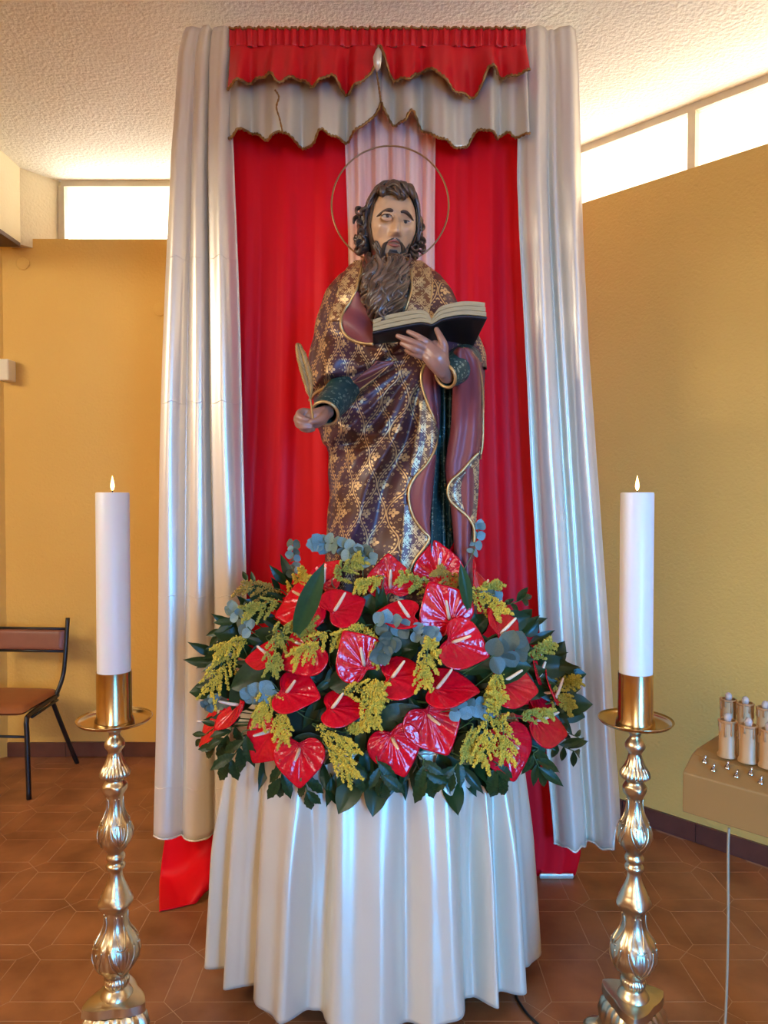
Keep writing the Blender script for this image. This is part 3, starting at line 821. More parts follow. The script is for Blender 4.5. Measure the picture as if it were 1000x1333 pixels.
    trilathe([(0.078, zz + 0.012, .36), (0.088, zz + 0.009, .38), (0.090, zz - 0.012, .38), (0.076, zz - 0.018, .36)], 'base_plate', tri)
    trilathe([(0.076, zz - 0.018, .3), (0.088, zz - 0.03, .3), (0.098, zz - 0.06, .32), (0.094, zz - 0.09, .36), (0.105, zz - 0.11, .4), (0.112, zz - 0.125, .42), (0.10, zz - 0.135, .4)], 'foot_body',
             lambda t, rd: tri(t, rd) * (1 + 0.035 * math.cos(t * 18)))
    for j in range(3):
        t = yaw + PI / 2 + j * 2 * PI / 3 + PI / 3 * 0
        d = Vector((math.cos(t), math.sin(t), 0)); c0 = Vector((X0, D0, 0))
        zf = zz - 0.12
        mb = MB(); mb.tube(catmull([c0 + d * 0.085 + Vector((0, 0, zf)), c0 + d * 0.125 + Vector((0, 0, zf * 0.75)), c0 + d * 0.115 + Vector((0, 0, zf * 0.3)), c0 + d * 0.14 + Vector((0, 0, 0.014))], 14), [0.024, 0.026, 0.026, 0.024, 0.021, 0.018, 0.016, 0.015, 0.015, 0.015, 0.016, 0.017, 0.016, 0.013], 10)
        mb.build('foot', M['brass'], root)
    # candle
    zb = zp + 0.03; z1 = P(topx, 641, D0).z
    cd = thing('altar_candle', (X0, D0, zb), lab_c, 'candle', 'white altar candles')
    rr = 21 * k
    mb = MB(); mb.lathe([(0.0, zb), (rr * 0.99, zb), (rr, zb + 0.01), (rr, z1 - 0.004), (rr * 0.97, z1 - 0.0005), (rr * 0.90, z1), (rr * 0.8, z1 - 0.003), (rr * 0.3, z1 - 0.006), (0, z1 - 0.006)], 48, (X0, D0, 0), caps=False)
    mb.build('wax_body', M['wax'], cd, angle=50)
    mb = MB(); mb.tube([(X0, D0, z1 - 0.008), (X0 + 0.0004, D0, z1 + 0.004), (X0 - 0.0006, D0, z1 + 0.011)], 0.0014, 6); mb.build('wick', M['wick'], cd)
    mb = MB(); mb.lathe([(0.0, 0.0), (0.0028, 0.003), (0.0048, 0.010), (0.0046, 0.016), (0.0030, 0.025), (0.0013, 0.033), (0.0, 0.039)], 16, (X0, D0, z1 + 0.004), caps=False)
    mb.build('flame', M['flame'], cd)
candlestick(150.5, 0.15, 'ornate brass candlestick on the vinyl chair side of the skirted table', 'tall white lit candle on the candlestick near the vinyl chair', '', 143)
candlestick(826, 0.75, 'ornate brass candlestick next to the box of electric candles', 'tall white lit candle on the candlestick near the electric candles', '', 830, dy=2)

# ------------------------------------------------------------------ chair by the far wall
ch = thing('side_chair', (-2.0, 3.72, 0), 'black steel tube chair with brown vinyl seat and backrest against yellow wall', 'chair')
def chair_pt(x, y, z): return Vector((-1.985 + x, 3.72 + y, z))
yawc = math.radians(-4)
def cp(x, y, z):
    return Vector((-1.975 + x * math.cos(yawc) - y * math.sin(yawc), 3.70 + x * math.sin(yawc) + y * math.cos(yawc), z))
for sx in (-1, 1):
    mb = MB(); mb.tube(catmull([cp(sx * 0.185, 0.16, 0.415), cp(sx * 0.20, -0.12, 0.40), cp(sx * 0.203, -0.165, 0.375), cp(sx * 0.21, -0.175, 0.30), cp(sx * 0.235, -0.205, 0.0)], 26), 0.0125, 10)
    mb.build('front_leg', M['black_metal'], ch)
    mb = MB(); mb.tube(catmull([cp(sx * 0.165, 0.135, 0.40), cp(sx * 0.20, 0.20, 0.2), cp(sx * 0.235, 0.27, 0.0)], 12), 0.0125, 10); mb.build('rear_leg', M['black_metal'], ch)
    mb = MB(); mb.tube(catmull([cp(sx * 0.185, 0.13, 0.40), cp(sx * 0.20, 0.185, 0.50), cp(sx * 0.208, 0.20, 0.60), cp(sx * 0.208, 0.235, 0.825)], 20), 0.0115, 10); mb.build('back_upright', M['black_metal'], ch)
mb = MB(); mb.tube([cp(-0.21, -0.177, 0.30), cp(0.21, -0.177, 0.30)], 0.007, 8); mb.build('stretcher', M['black_metal'], ch)
for z, y in ((0.645, 0.205), (0.765, 0.225)):
    mb = MB(); mb.tube([cp(-0.207, y, z), cp(0.207, y, z)], 0.008, 8); mb.build('back_rail', M['black_metal'], ch)
for sx in (-1, 1):
    mb = MB(); mb.tube([cp(sx * 0.21, -0.13, 0.385), cp(sx * 0.18, 0.17, 0.385)], 0.007, 8); mb.build('side_rail', M['black_metal'], ch)
def pad(u, v, w0, w1, l0, l1, zc_, th, top):
    pass
def cushion(name, m, fx, nu=28, nv=20):
    mb = MB(); mb.grid(nu, nv, lambda u, v: fx(u, v, 1)); mb.grid(nu, nv, lambda u, v: fx(u, v, -1)); return mb.build(name, m, ch)
def edgef(u, v): return (1 - abs(2 * u - 1) ** 8) ** 0.4 * (1 - abs(2 * v - 1) ** 8) ** 0.4
def rr_(u, v):
    # rounded-rectangle plan
    a, b = 2 * u - 1, 2 * v - 1
    return a * math.sqrt(1 - 0.09 * b ** 6), b * math.sqrt(1 - 0.09 * a ** 6)
def seatf(u, v, s):
    a, b = rr_(u, v); w = lerp(0.205, 0.185, (b + 1) / 2)
    return cp(a * w, 0.0 + b * 0.195, 0.428 + s * 0.022 * edgef(u, v) + 0.012 * (b < -0.6) * (-(b + 0.6)) * -3 * 0.5)
cushion('seat', M['vinyl'], seatf)
def backf(u, v, s):
    a, b = 2 * u - 1, 2 * v - 1
    return cp(a * 0.196, 0.215 + 0.008 * b - s * 0.018 * edgef(u, v), 0.705 + b * 0.056)
cushion('backrest', M['vinyl_back'], backf)

# ------------------------------------------------------------------ box of electric candles on its stand
bx0 = P(888, 1057, 1.70)                      # near lower corner of the front face
e1 = Vector((D, -D, 0)); e2 = Vector((D, D, 0))   # along the front, towards the back
BL = 0.72
zb0 = bx0.z; hf = 0.098
vb = thing('votive_box', bx0 + e1 * BL / 2 + e2 * 0.15 - Vector((0, 0, zb0)), 'ochre painted metal votive box with switches on its sloping top', 'votive box')
prof = [(0, 0), (0, hf), (0.055, hf + 0.030), (0.085, hf + 0.036), (0.30, hf + 0.036), (0.30, 0)]
mb = MB()
vs = [bx0 + e2 * a + Vector((0, 0, b)) for a, b in prof] + [bx0 + e1 * BL + e2 * a + Vector((0, 0, b)) for a, b in prof]
n = len(prof)
mb.add(vs, [tuple(range(n)), tuple(range(2 * n - 1, n - 1, -1))] + [(i, n + i, n + (i + 1) % n, (i + 1) % n) for i in range(n)])
bevel(mb.build('case', M['box_paint'], vb, smooth_=False), 0.004, 2)
ctr = bx0 + e1 * (BL / 2 + 0.08) + e2 * 0.15
mb = MB(); mb.box((ctr.x, ctr.y, (zb0 + 0.02) / 2), (0.07, 0.07, zb0 - 0.025), Matrix.Rotation(PI / 4, 3, 'Z')); mb.build('pedestal', M['box_paint'], vb, smooth_=False)
mb = MB(); mb.box((ctr.x, ctr.y, 0.011), (0.30, 0.30, 0.02), Matrix.Rotation(PI / 4, 3, 'Z')); mb.build('base_plate', M['box_paint'], vb, smooth_=False)
def on_slope(s, a):
    """point on the box top: s along, a from the front edge"""
    z = sinterp([(q[0], q[1]) for q in prof[1:5]], a) if a < 0.085 else hf + 0.036
    if a < 0.055: z = lerp(hf, hf + 0.030, a / 0.055)
    return bx0 + e1 * s + e2 * a + Vector((0, 0, z))
def ray_on_top(px, py, ztop):
    """point of the horizontal plane z = ztop seen at px, py"""
    a = P(px, py, 1.0); o = Vector((0, 0, CH)); d = a - o
    t = (ztop - CH) / d.z
    return o + d * t
sw_mesh = None
for k in range(12):
    s = 0.012 + (k // 2) * 0.052 + (k % 2) * 0.026; a = 0.040 - 0.016 * (k % 2)
    p = on_slope(s + 0.025, a)
    if sw_mesh is None:
        mb = MB(); mb.lathe([(0.0065, 0), (0.0065, 0.003), (0.004, 0.004), (0.004, 0.008), (0, 0.008)], 10, caps=False)
        mb.tube([(0, 0, 0.006), (0.003, 0.0, 0.017)], [0.0016, 0.0026], 6)
        sw_mesh = mb.mesh('switch', M['chrome'])
    o = obj('switch', sw_mesh, vb, p)
def ecandle(p, label, tilt):
    root = thing('electric_candle', p, label, 'electric candle', 'electric candles on the votive box')
    rc = 0.0195; h = 0.088
    rr = random.Random(int(p.x * 9000))
    mb = MB(); mb.lathe([(rc * 1.16, 0), (rc * 1.18, 0.004), (rc, 0.010), (rc, h * 0.7), (rc * 1.02, h - 0.006), (rc * 1.02, h), (rc * 0.88, h), (rc * 0.86, h - 0.012), (0, h - 0.012)], 24, p, caps=False); mb.build('tube', M['e_candle'], root, angle=50)
    mb = MB()
    mb.tube([Vector(p) + Vector((rc * 1.0 * math.cos(t), rc * 1.0 * math.sin(t), h - 0.003)) for t in [2 * PI * q / 20 for q in range(21)]], 0.0026, 6)
    for q in range(8):
        t = 2 * PI * q / 8 + rr.uniform(-.2, .2); L = rr.uniform(0.012, 0.036)
        c = Vector(p) + Vector((rc * 1.03 * math.cos(t), rc * 1.03 * math.sin(t), 0))
        mb.tube([c + Vector((0, 0, h - 0.002)), c + Vector((0, 0, h - L * .6)), c + Vector((0, 0, h - L)), c + Vector((0, 0, h - L - 0.003))], [0.0028, 0.002, 0.0028, 0.001], 6)
    mb.build('wax_drips', M['drip'], root)
    mb = MB(); mb.lathe([(0, h - 0.012), (0.006, h - 0.011), (0.0075, h - 0.002), (0.009, h + 0.004), (0.0085, h + 0.010), (0.005, h + 0.0155), (0, h + 0.017)], 14, p, caps=False); mb.build('bulb', M['bulb'], root)
ztop = zb0 + hf + 0.0365
rows_e = [(947, 984, 'front', 0), (974, 991, 'front', 1), (1001, 998, 'front', 2), (1030, 1006, 'front', 3), (948, 952, 'back', 0), (970, 958, 'back', 1), (996, 965, 'back', 2), (1024, 972, 'back', 3)]
ordw = ['end', 'second', 'third', 'fourth']
for px, py, row, k in rows_e:
    p = ray_on_top(px, py, ztop)
    ecandle(p, 'tan electric candle, %s one of the row %s on the votive box' % (ordw[k], 'beside the switches' if row == 'front' else 'away from the switches'), 0)
mb = MB(); mb.tube(catmull([P(949, 1078, 1.70), P(948, 1110, 1.70), P(948, 1200, 1.70), P(946, 1290, 1.72), P(943, 1350, 1.73), Vector((0.832, 1.72, 0.05)), Vector((0.85, 1.66, 0.006)), Vector((0.95, 1.5, 0.005))], 60), 0.0032, 8)
tag(mb.build('hanging_cord', M['cable']), 'thin olive cord hanging from the votive box to the floor', 'cord')
mb = MB(); mb.tube([Vector((p.x, p.y, max(p.z, 0.005))) for p in catmull([Vector((0.30, 2.35, .005)), Vector((0.385, 2.16, .005)), Vector((0.40, 2.06, 0.005)), Vector((0.44, 1.97, 0.005)), Vector((0.55, 1.85, .005)), Vector((0.8, 1.7, .005))], 40)], 0.004, 8)
tag(mb.build('power_cable', M['black_metal']), 'black cable lying on the floor by the skirt hem', 'cable')

# ------------------------------------------------------------------ the statue
YS = 2.36                              # depth of the figure's axis
st = thing('saint_statue', (0.045, YS + 0.02, TZ + 0.015), 'painted wooden statue of a bearded robed man holding an open book', 'statue')
kS = YS / F
def WX(px): return (px - 500) * kS
def WZ(py): return P(500, py, YS).z
# silhouette rows: py, left px, right px, half depth front, half depth back
BODY = [(338, 488, 530, 0.055, 0.05), (345, 472, 546, 0.075, 0.07), (352, 456, 561, 0.09, 0.085), (362, 441, 573, 0.105, 0.10), (380, 428, 585, 0.125, 0.12), (402, 420, 594, 0.14, 0.13), (430, 413, 603, 0.15, 0.135), (460, 408, 610, 0.155, 0.135),
        (490, 406, 611, 0.16, 0.135), (515, 408, 610, 0.165, 0.135), (540, 413, 608, 0.168, 0.135), (560, 417, 607, 0.17, 0.135), (578, 424, 606, 0.168, 0.135), (595, 430, 606, 0.165, 0.14), (630, 430, 608, 0.165, 0.145), (670, 428, 610, 0.168, 0.15), (720, 425, 613, 0.172, 0.155), (800, 423, 616, 0.178, 0.16), (900, 422, 618, 0.18, 0.165)]
BW = [(WZ(r[0]), WX(r[1]), WX(r[2]), r[3], r[4]) for r in BODY][::-1]
PV = (WX(556), WZ(468))                # the point under the book hand where the folds gather
CAPE = [(WX(a), WZ(b)) for a, b in [(396, 530), (404, 521), (416, 509), (432, 503), (450, 501), (468, 496), (488, 486), (505, 475), (520, 462), (545, 440), (620, 430)]]
def body_row(z):
    L = sinterp([(r[0], r[1]) for r in BW], z); Rr = sinterp([(r[0], r[2]) for r in BW], z)
    return L, Rr, interp([(r[0], r[3], r[4]) for r in BW], z)
def fold(x, z):
    """outward relief of the carved drapery at x, z of the front"""
    dx, dz = x - PV[0], PV[1] - z
    d = 0.0
    r = math.hypot(dx, dz)
    ce = sinterp(CAPE, x)
    below = smooth(0.006, -0.006, z - ce)          # 1 under the cape edge
    # fan of folds below the cape
    if dz > -0.1:
        a = math.atan2(-dx, dz)                    # 0 straight down, positive to the left
        if a > -0.12:
            am = 0.022 * smooth(0.05, 0.30, r) * below
            w = 0.35 * math.sin(r * 9) + 0.25 * math.sin(r * 21 + 2)
            s1 = math.sin(a * 15 + w + 0.6); s2 = math.sin(a * 31 + 2 * w + 2.0)
            d += am * (math.copysign(abs(s1) ** 0.75, s1) + 0.45 * s2)
    # sagging swags over the hip
    g = math.exp(-((z - WZ(560)) / 0.10) ** 2) * smooth(WX(520), WX(430), x) * below
    d += g * 0.010 * math.sin((z + 0.35 * x) * 95)
    # deep crease where the mantle tucks in above the left knee
    zc_ = WZ(583 - 0.10 * (x / kS + 70))
    d -= 0.022 * math.exp(-((z - zc_) / 0.012) ** 2) * smooth(WX(508), WX(470), x)
    d += 0.012 * math.exp(-((z - zc_ - 0.03) / 0.02) ** 2) * smooth(WX(508), WX(470), x)
    # cape step and its own folds
    up = 1 - below
    d += 0.030 * up * smooth(WZ(345), WZ(385), z)
    d += up * 0.008 * math.sin((z * 0.9 + x * 0.55) * 62 + 1.2 * math.sin(x * 14)) * smooth(WZ(365), WZ(430), z)
    # forearm pushing the cape forward
    d += 0.075 * math.exp(-((x - WX(428)) / 0.060) ** 2 - ((z - WZ(494)) / 0.075) ** 2) * up
    d += 0.030 * math.exp(-((x - WX(440)) / 0.06) ** 2 - ((z - WZ(540)) / 0.05) ** 2) * below
    # vertical gap with the green tunic, and the plain side behind the hanging end
    gx = smooth(WX(563), WX(569), x)
    d -= 0.045 * gx * smooth(WZ(470), WZ(520), z)
    d += gx * smooth(WZ(470), WZ(520), z) * 0.010 * math.sin(x * 330 + 1)
    return d
def front(x, z, extra=0.0):
    """depth Y of the statue's front at x, z"""
    L, Rr, (hf_, hb_) = body_row(z)
    c = (L + Rr) / 2; hw = (Rr - L) / 2
    u = clamp((x - c) / hw, -1, 1)
    e = 2.3
    return YS - hf_ * (1 - abs(u) ** e) ** (1 / e) - fold(x, z) * (1 - abs(u) ** 6) - extra
def on_body(px, py, extra=0.0):
    Y = YS - 0.12
    for _ in range(7):
        p = P(px, py, Y); Y = lerp(Y, front(p.x, p.z, 0), 0.8)
    p = P(px, py, Y - extra)
    return p
ZT, ZB = WZ(338), TZ + 0.075
def robe_fn(u, v):
    z = lerp(ZB, ZT, v)
    L, Rr, (hf_, hb_) = body_row(z)
    c = (L + Rr) / 2; hw = (Rr - L) / 2
    e = 2.3
    if u < 0.66:
        s = u / 0.66; th = PI * (1 - s)            # left to right over the front
        x = c + hw * math.copysign(abs(math.cos(th)) ** 0.9, math.cos(th))
        # side bulge: folds also move the outline
        q = fold(x, z); un = (x - c) / hw
        y = YS - hf_ * (1 - abs(un) ** e) ** (1 / e) - q * (1 - abs(un) ** 6)
        if abs(un) > 0.9: x += math.copysign((abs(un) - 0.9) / 0.1 * 0.25 * abs(q), un)
        return Vector((x, y, z))
    s = (u - 0.66) / 0.34; th = PI * s
    x = c + hw * math.cos(th)
    return Vector((x, YS + hb_ * math.sin(th) ** 0.85 * (1 + 0.05 * math.sin(th * 9 + 3 * z)), z))
arc = {}
def robe_uv(u, v):
    z = lerp(ZB, ZT, v); L, Rr, _ = body_row(z)
    if u < 0.66:
        s = u / 0.66; th = PI * (1 - s); x = (L + Rr) / 2 + (Rr - L) / 2 * math.cos(th)
        # pattern turns a little with the fan of folds
        dx, dz = x - PV[0], PV[1] - z
        sh = 0.28 * dz * smooth(0, 0.4, dz) * (0.35 + 1.2 * max(0, -dx))
        return (x * 1.12 + 3 + 0.05 * math.sin(th) + sh, z)
    return (3 + u, z)
mb = MB(); mb.grid(330, 330, robe_fn, closed=True, uvfn=robe_uv)
mb.build('robe', M['robe'], st)
mb = MB(); mb.lathe([(0.0, TZ + 0.016), (0.215, TZ + 0.016), (0.22, TZ + 0.03), (0.215, TZ + 0.05), (0.205, TZ + 0.055), (0.20, TZ + 0.075), (0.0, TZ + 0.076)], 8, (0.03, YS, 0), caps=False)
mb.build('plinth', M['lining_dark'], st, smooth_=False)

def patch(name, m, left, right, py0, py1, ex=0.006, nu=26, nv=70, bulge=0.0, ripple=0.0, rk=3.0, parent=None, flat=None, thick=0.006):
    """cloth piece laid on the figure between two px curves; left/right rows (py, px)"""
    def fn(u, v):
        py = lerp(py0, py1, v); px = lerp(sinterp(left, py), sinterp(right, py), u)
        e = ex + bulge * math.sin(PI * u) + ripple * math.sin(u * rk * PI + 1.5 * v)
        if flat is None: return on_body(px, py, e)
        return P(px, py, flat(u, v) - e)
    def uvf(u, v):
        py = lerp(py0, py1, v); px = lerp(sinterp(left, py), sinterp(right, py), u)
        return (px * kS + 2, 2 - py * kS)
    mb = MB(); mb.grid(nu, nv, fn, uvfn=uvf)
    return solid(mb.build(name, m, parent or st), thick, 0)
def trim(pts, r=0.0042, ex=0.008, flat=None, name='gold_edge', n=None):
    ps = catmull([on_body(a, b, ex) if flat is None else P(a, b, flat - ex) for a, b in pts], n or 10 * len(pts))
    mb = MB(); mb.tube(ps, r, 8); return mb.build(name, M['gold'], st)

# orphrey bands at the collar
patch('collar_band', M['cape_band'], [(336, 464), (350, 452), (362, 446), (380, 440), (400, 434), (420, 428)], [(336, 472), (350, 469), (362, 467), (380, 464), (395, 457), (420, 446)], 339, 418, 0.005, 14, 40)
patch('collar_band', M['cape_band'], [(338, 533), (350, 536), (380, 533), (400, 529), (420, 524)], [(338, 547), (350, 560), (380, 562), (400, 560), (420, 556)], 340, 414, 0.005, 14, 40)
trim([(474, 338), (470, 352), (467, 366), (463, 380), (456, 393), (448, 405), (444, 420), (447, 432), (456, 441), (469, 446), (486, 448)], 0.005, 0.012)
trim([(531, 338), (535, 355), (536, 372), (533, 388), (528, 404)], 0.0042, 0.010)
trim([(560, 350), (563, 370), (561, 390), (556, 410)], 0.003, 0.007)
# turned-back collar lining and the tunic under the beard
patch('collar_lining', M['lining'], [(380, 462), (393, 456), (405, 449), (420, 445), (432, 448), (440, 456), (447, 466)], [(380, 467), (393, 472), (405, 478), (420, 484), (432, 487), (440, 488), (447, 488)], 380, 447, 0.006, 16, 30, 0.006)
patch('tunic_chest', M['tunic'], [(340, 476), (380, 470), (410, 480)], [(340, 530), (380, 532), (412, 526)], 345, 412, 0.004, 20, 24)
# cape edge and the sash of lining under it
trim([(403, 521), (412, 511), (426, 504.5), (446, 501), (466, 496), (486, 487), (500, 478), (516, 467)], 0.005, 0.004)
patch('sash_lining', M['lining_dark'], [(468, 492), (478, 482), (490, 468), (505, 452), (520, 440)], [(468, 515), (478, 508), (490, 490), (505, 472), (520, 450)], 470, 520, 0.006, 16, 30)
trim([(447, 521), (458, 513), (470, 506), (486, 494), (503, 479), (514, 467)], 0.0025, 0.008)
# strip of lining turned out in front, then the long turned hem
patch('front_lining', M['lining'], [(474, 553), (490, 549), (506, 551), (528, 558), (545, 565), (562, 569), (580, 568)], [(474, 562), (490, 569), (512, 573), (545, 572), (562, 571), (580, 569)], 475, 579, 0.012, 14, 50, 0.004)
trim([(553, 474), (548.5, 488), (550.5, 506), (558, 528), (565, 545), (569, 562), (568, 578), (564, 590), (555, 605), (540, 622), (533, 637), (533, 655), (539, 674), (551, 691), (559, 700), (553, 712), (541, 728), (534, 742)], 0.0042, 0.014)
patch('hem_brocade', M['hem_band'], [(520, 546), (545, 546), (575, 540), (600, 536), (622, 534)], [(520, 556), (545, 565), (562, 569), (578, 567), (590, 563), (605, 554), (622, 539)], 520, 621, 0.006, 14, 40)
patch('hem_lining', M['lining'], [(592, 564), (605, 555), (622, 540), (637, 534), (655, 534), (674, 540), (691, 552), (700, 559)], [(585, 567), (600, 566), (640, 563), (680, 559), (700, 560)], 592, 699, 0.010, 18, 50, 0.004)
patch('hem_brocade', M['hem_band'], [(655, 526), (690, 524), (745, 520)], [(655, 533), (674, 540), (691, 551), (702, 558), (720, 548), (745, 532)], 656, 744, 0.006, 14, 40)
# green tunic down the open side
patch('tunic_skirt', M['tunic'], [(470, 566), (520, 570), (590, 567), (650, 563), (700, 561), (760, 560)], [(470, 592), (600, 590), (760, 594)], 470, 760, 0.004, 30, 80, 0.0, 0.004, 6)
# cloth hanging over the book arm
flatA = lambda u, v: 2.215 - 0.085 * (1 - smooth(0.0, 0.35, v)) - 0.045 * math.sin(PI * clamp(u * 1.05)) - 0.012 * math.sin(u * 9 + 1.2 * v) + 0.10 * smooth(0.82, 1.0, u)
patch('hanging_lining', M['lining'], [(452, 598), (458, 592), (470, 590), (500, 591), (560, 588), (590, 583), (606, 581), (630, 583), (660, 588), (700, 592), (760, 594)],
      [(452, 608), (458, 616), (470, 625), (500, 629), (560, 628), (590, 626), (600, 622), (630, 621), (660, 619), (700, 616), (760, 616)], 453, 760, 0.0, 40, 110, 0.0, 0.0, flat=flatA, thick=0.008)
patch('hanging_brocade', M['hem_band'], [(592, 622), (600, 613), (612, 604), (628, 586), (640, 583), (650, 586), (658, 593), (672, 609), (686, 617), (704, 617)], [(592, 623), (640, 622), (680, 619), (704, 618)], 593, 704, 0.0, 24, 60, 0.0, 0.004, 3.0, flat=lambda u, v: 2.185 - 0.03 * math.sin(PI * u) + 0.05 * u)
trim([(623, 590), (613, 600), (602, 613), (587, 627), (583, 640), (586, 651), (593, 659), (609, 673), (617, 687), (617.5, 706)], 0.0042, 0.010, flat=2.175)
patch('hanging_back', M['robe'], [(452, 606), (462, 616), (480, 624), (500, 626), (600, 624)], [(452, 612), (462, 624), (480, 630), (500, 630), (560, 629), (600, 626)], 453, 598, 0.0, 10, 50, flat=lambda u, v: 2.26 - 0.085 * (1 - smooth(0.0, 0.6, v)) + 0.12 * u)
mb = MB(); mb.tube(catmull([P(a, b, Y) for a, b, Y in ((603, 453, 2.125), (613, 458, 2.13), (620, 468, 2.14), (625, 484, 2.165), (628, 505, 2.19), (629, 540, 2.22), (628.5, 575, 2.225), (626, 592, 2.225))], 60), 0.0038, 8); mb.build('gold_edge', M['gold'], st)

# sleeves
def sleeve(pts, rad, m, cuff, nm='sleeve'):
    ps = catmull([Vector(p) for p in pts], 24); n = len(ps)
    rd = [sinterp([(k / (len(rad) - 1), q) for k, q in enumerate(rad)], i / (n - 1)) * (1 + 0.02 * math.sin(i * 2.2)) for i in range(n)]
    mb = MB()
    T = [(ps[min(i + 1, n - 1)] - ps[max(i - 1, 0)]).normalized() for i in range(n)]
    u = T[0].cross(Vector((0, 0, 1))).normalized()
    fr_ = []
    for i in range(n):
        u = (u - T[i] * u.dot(T[i])).normalized(); fr_.append((u.copy(), T[i].cross(u)))
    def fn(a, b):
        i = min(int(round(b * (n - 1))), n - 1); t = 2 * PI * a
        return ps[i] + (fr_[i][0] * math.cos(t) + fr_[i][1] * math.sin(t)) * rd[i]
    mb.grid(30, n - 1, fn, closed=True, uvfn=lambda a, b: (a * 0.24, b * 0.2))
    o = solid(mb.build(nm, m, st), 0.004)
    if cuff:
        mb = MB(); mb.tube([ps[-1] + (fr_[-1][0] * math.cos(t) + fr_[-1][1] * math.sin(t)) * rd[-1] for t in [2 * PI * k / 30 for k in range(31)]], 0.0048, 8)
        mb.build('cuff_edge', M['gold'], o)
    return ps
sleeve([P(452, 502, 2.27), P(440, 516, 2.18), P(428, 530, 2.105), P(423.5, 538, 2.075)], [0.050, 0.047, 0.042, 0.038], M['tunic'], True)
sleeve([P(606, 470, 2.25), P(600, 474, 2.18), P(592, 482, 2.115), P(580, 489, 2.085)], [0.05, 0.047, 0.042, 0.036], M['tunic'], True)
# the cape over the upper left arm, behind the book
mb = MB(); mb.grid(40, 40, lambda a, b: catmull([P(568, 392, 2.40), P(592, 418, 2.36), P(612, 455, 2.32), P(616, 480, 2.27)], 41)[int(round(b * 40))] + Vector((math.cos(2 * PI * a), math.sin(2 * PI * a), 0)) * lerp(0.05, 0.045, b) * (1 + 0.04 * math.sin(a * 25 + 6 * b)), closed=True, uvfn=lambda a, b: (a * 0.4, b * 0.3))
mb.build('upper_sleeve', M['robe'], st)

# ---- head
head = thing('head_pivot', (0, 0, 0), None, None)
bpy.data.objects.remove(head)
HC = P(509.5, 299, 2.335)
HS = 1.07
yaw = math.radians(9); pit = math.radians(4)
HR = Matrix.Rotation(yaw, 3, 'Z') @ Matrix.Rotation(pit, 3, 'X') @ Matrix.Rotation(math.radians(3), 3, 'Y')
def H(x, y, z): return HC + HR @ Vector((x, y, z)) * HS     # y negative = towards the viewer
def ga(v, c, s): return math.exp(-((v - c) / s) ** 2)
def face_pt(a, b, grow=0.0):
    """a longitude (0 = front, +right), b latitude"""
    x = math.sin(a) * math.cos(b); y = -math.cos(a) * math.cos(b); z = math.sin(b)
    wz = z * 0.118
    wid = 0.074 * (1 - 0.28 * smooth(0.0, -0.10, wz)) ; dep = 0.098 if y > 0 else 0.088 * (1 - 0.10 * smooth(-0.02, -0.1, wz))
    # flatter front: squarer section
    e = 0.86
    X = math.copysign(abs(x) ** e, x) * wid; Y = math.copysign(abs(y) ** e, y) * dep
    f = smooth(0.1, 0.55, -y)
    d = 0.0
    ax = abs(X)
    d += 0.0075 * ga(wz, 0.026, 0.010) * ga(ax, 0.028, 0.024)                  # brow ridge
    d -= 0.0165 * ga(wz, 0.006, 0.0125) * ga(ax, 0.030, 0.0155)                   # sockets
    d -= 0.006 * ga(wz, 0.014, 0.012) * ga(ax, 0.0, 0.008)                      # root of the nose
    nl = smooth(0.026, 0.014, wz) * smooth(-0.048, -0.041, wz)
    nd = lerp(0.013, 0.037, smooth(0.018, -0.036, wz))
    d += nd * nl * math.exp(-(ax / lerp(0.0090, 0.0125, smooth(0.01, -0.03, wz))) ** 2.4)
    d += 0.011 * ga(wz, -0.036, 0.008) * ga(ax, 0.013, 0.006)                    # wings
    d += 0.0065 * ga(wz, -0.016, 0.016) * ga(ax, 0.045, 0.014)                    # cheek bones
    d -= 0.006 * ga(wz, -0.048, 0.018) * ga(ax, 0.042, 0.014)                    # hollow cheeks
    d += 0.008 * ga(wz, -0.060, 0.018) * ga(ax, 0, 0.026)                        # muzzle
    d += 0.0055 * ga(wz, -0.0585, 0.004) * ga(ax, 0, 0.016) + 0.006 * ga(wz, -0.070, 0.005) * ga(ax, 0, 0.013)
    d -= 0.005 * ga(wz, -0.0645, 0.0022) * ga(ax, 0, 0.019)
    d -= 0.0022 * ga(wz, 0.050, 0.003) * ga(ax, 0, 0.03) * 0.4
    return Vector((X * (1 + grow), Y * (1 + grow) - d * f, wz * (1 + grow)))
mb = MB()
nu_, nv_ = 150, 120
mb.grid(nu_, nv_, lambda u, v: H(*face_pt(-PI + 2 * PI * u, -PI / 2 + PI * v)), closed=True)
mb.tube([H(0, 0.015, -0.05), H(0, 0.025, -0.14), HC + Vector((0, 0.05, -0.21))], [0.055, 0.052, 0.07], 20)
hd_ = mb.build('head', M['skin'], st)
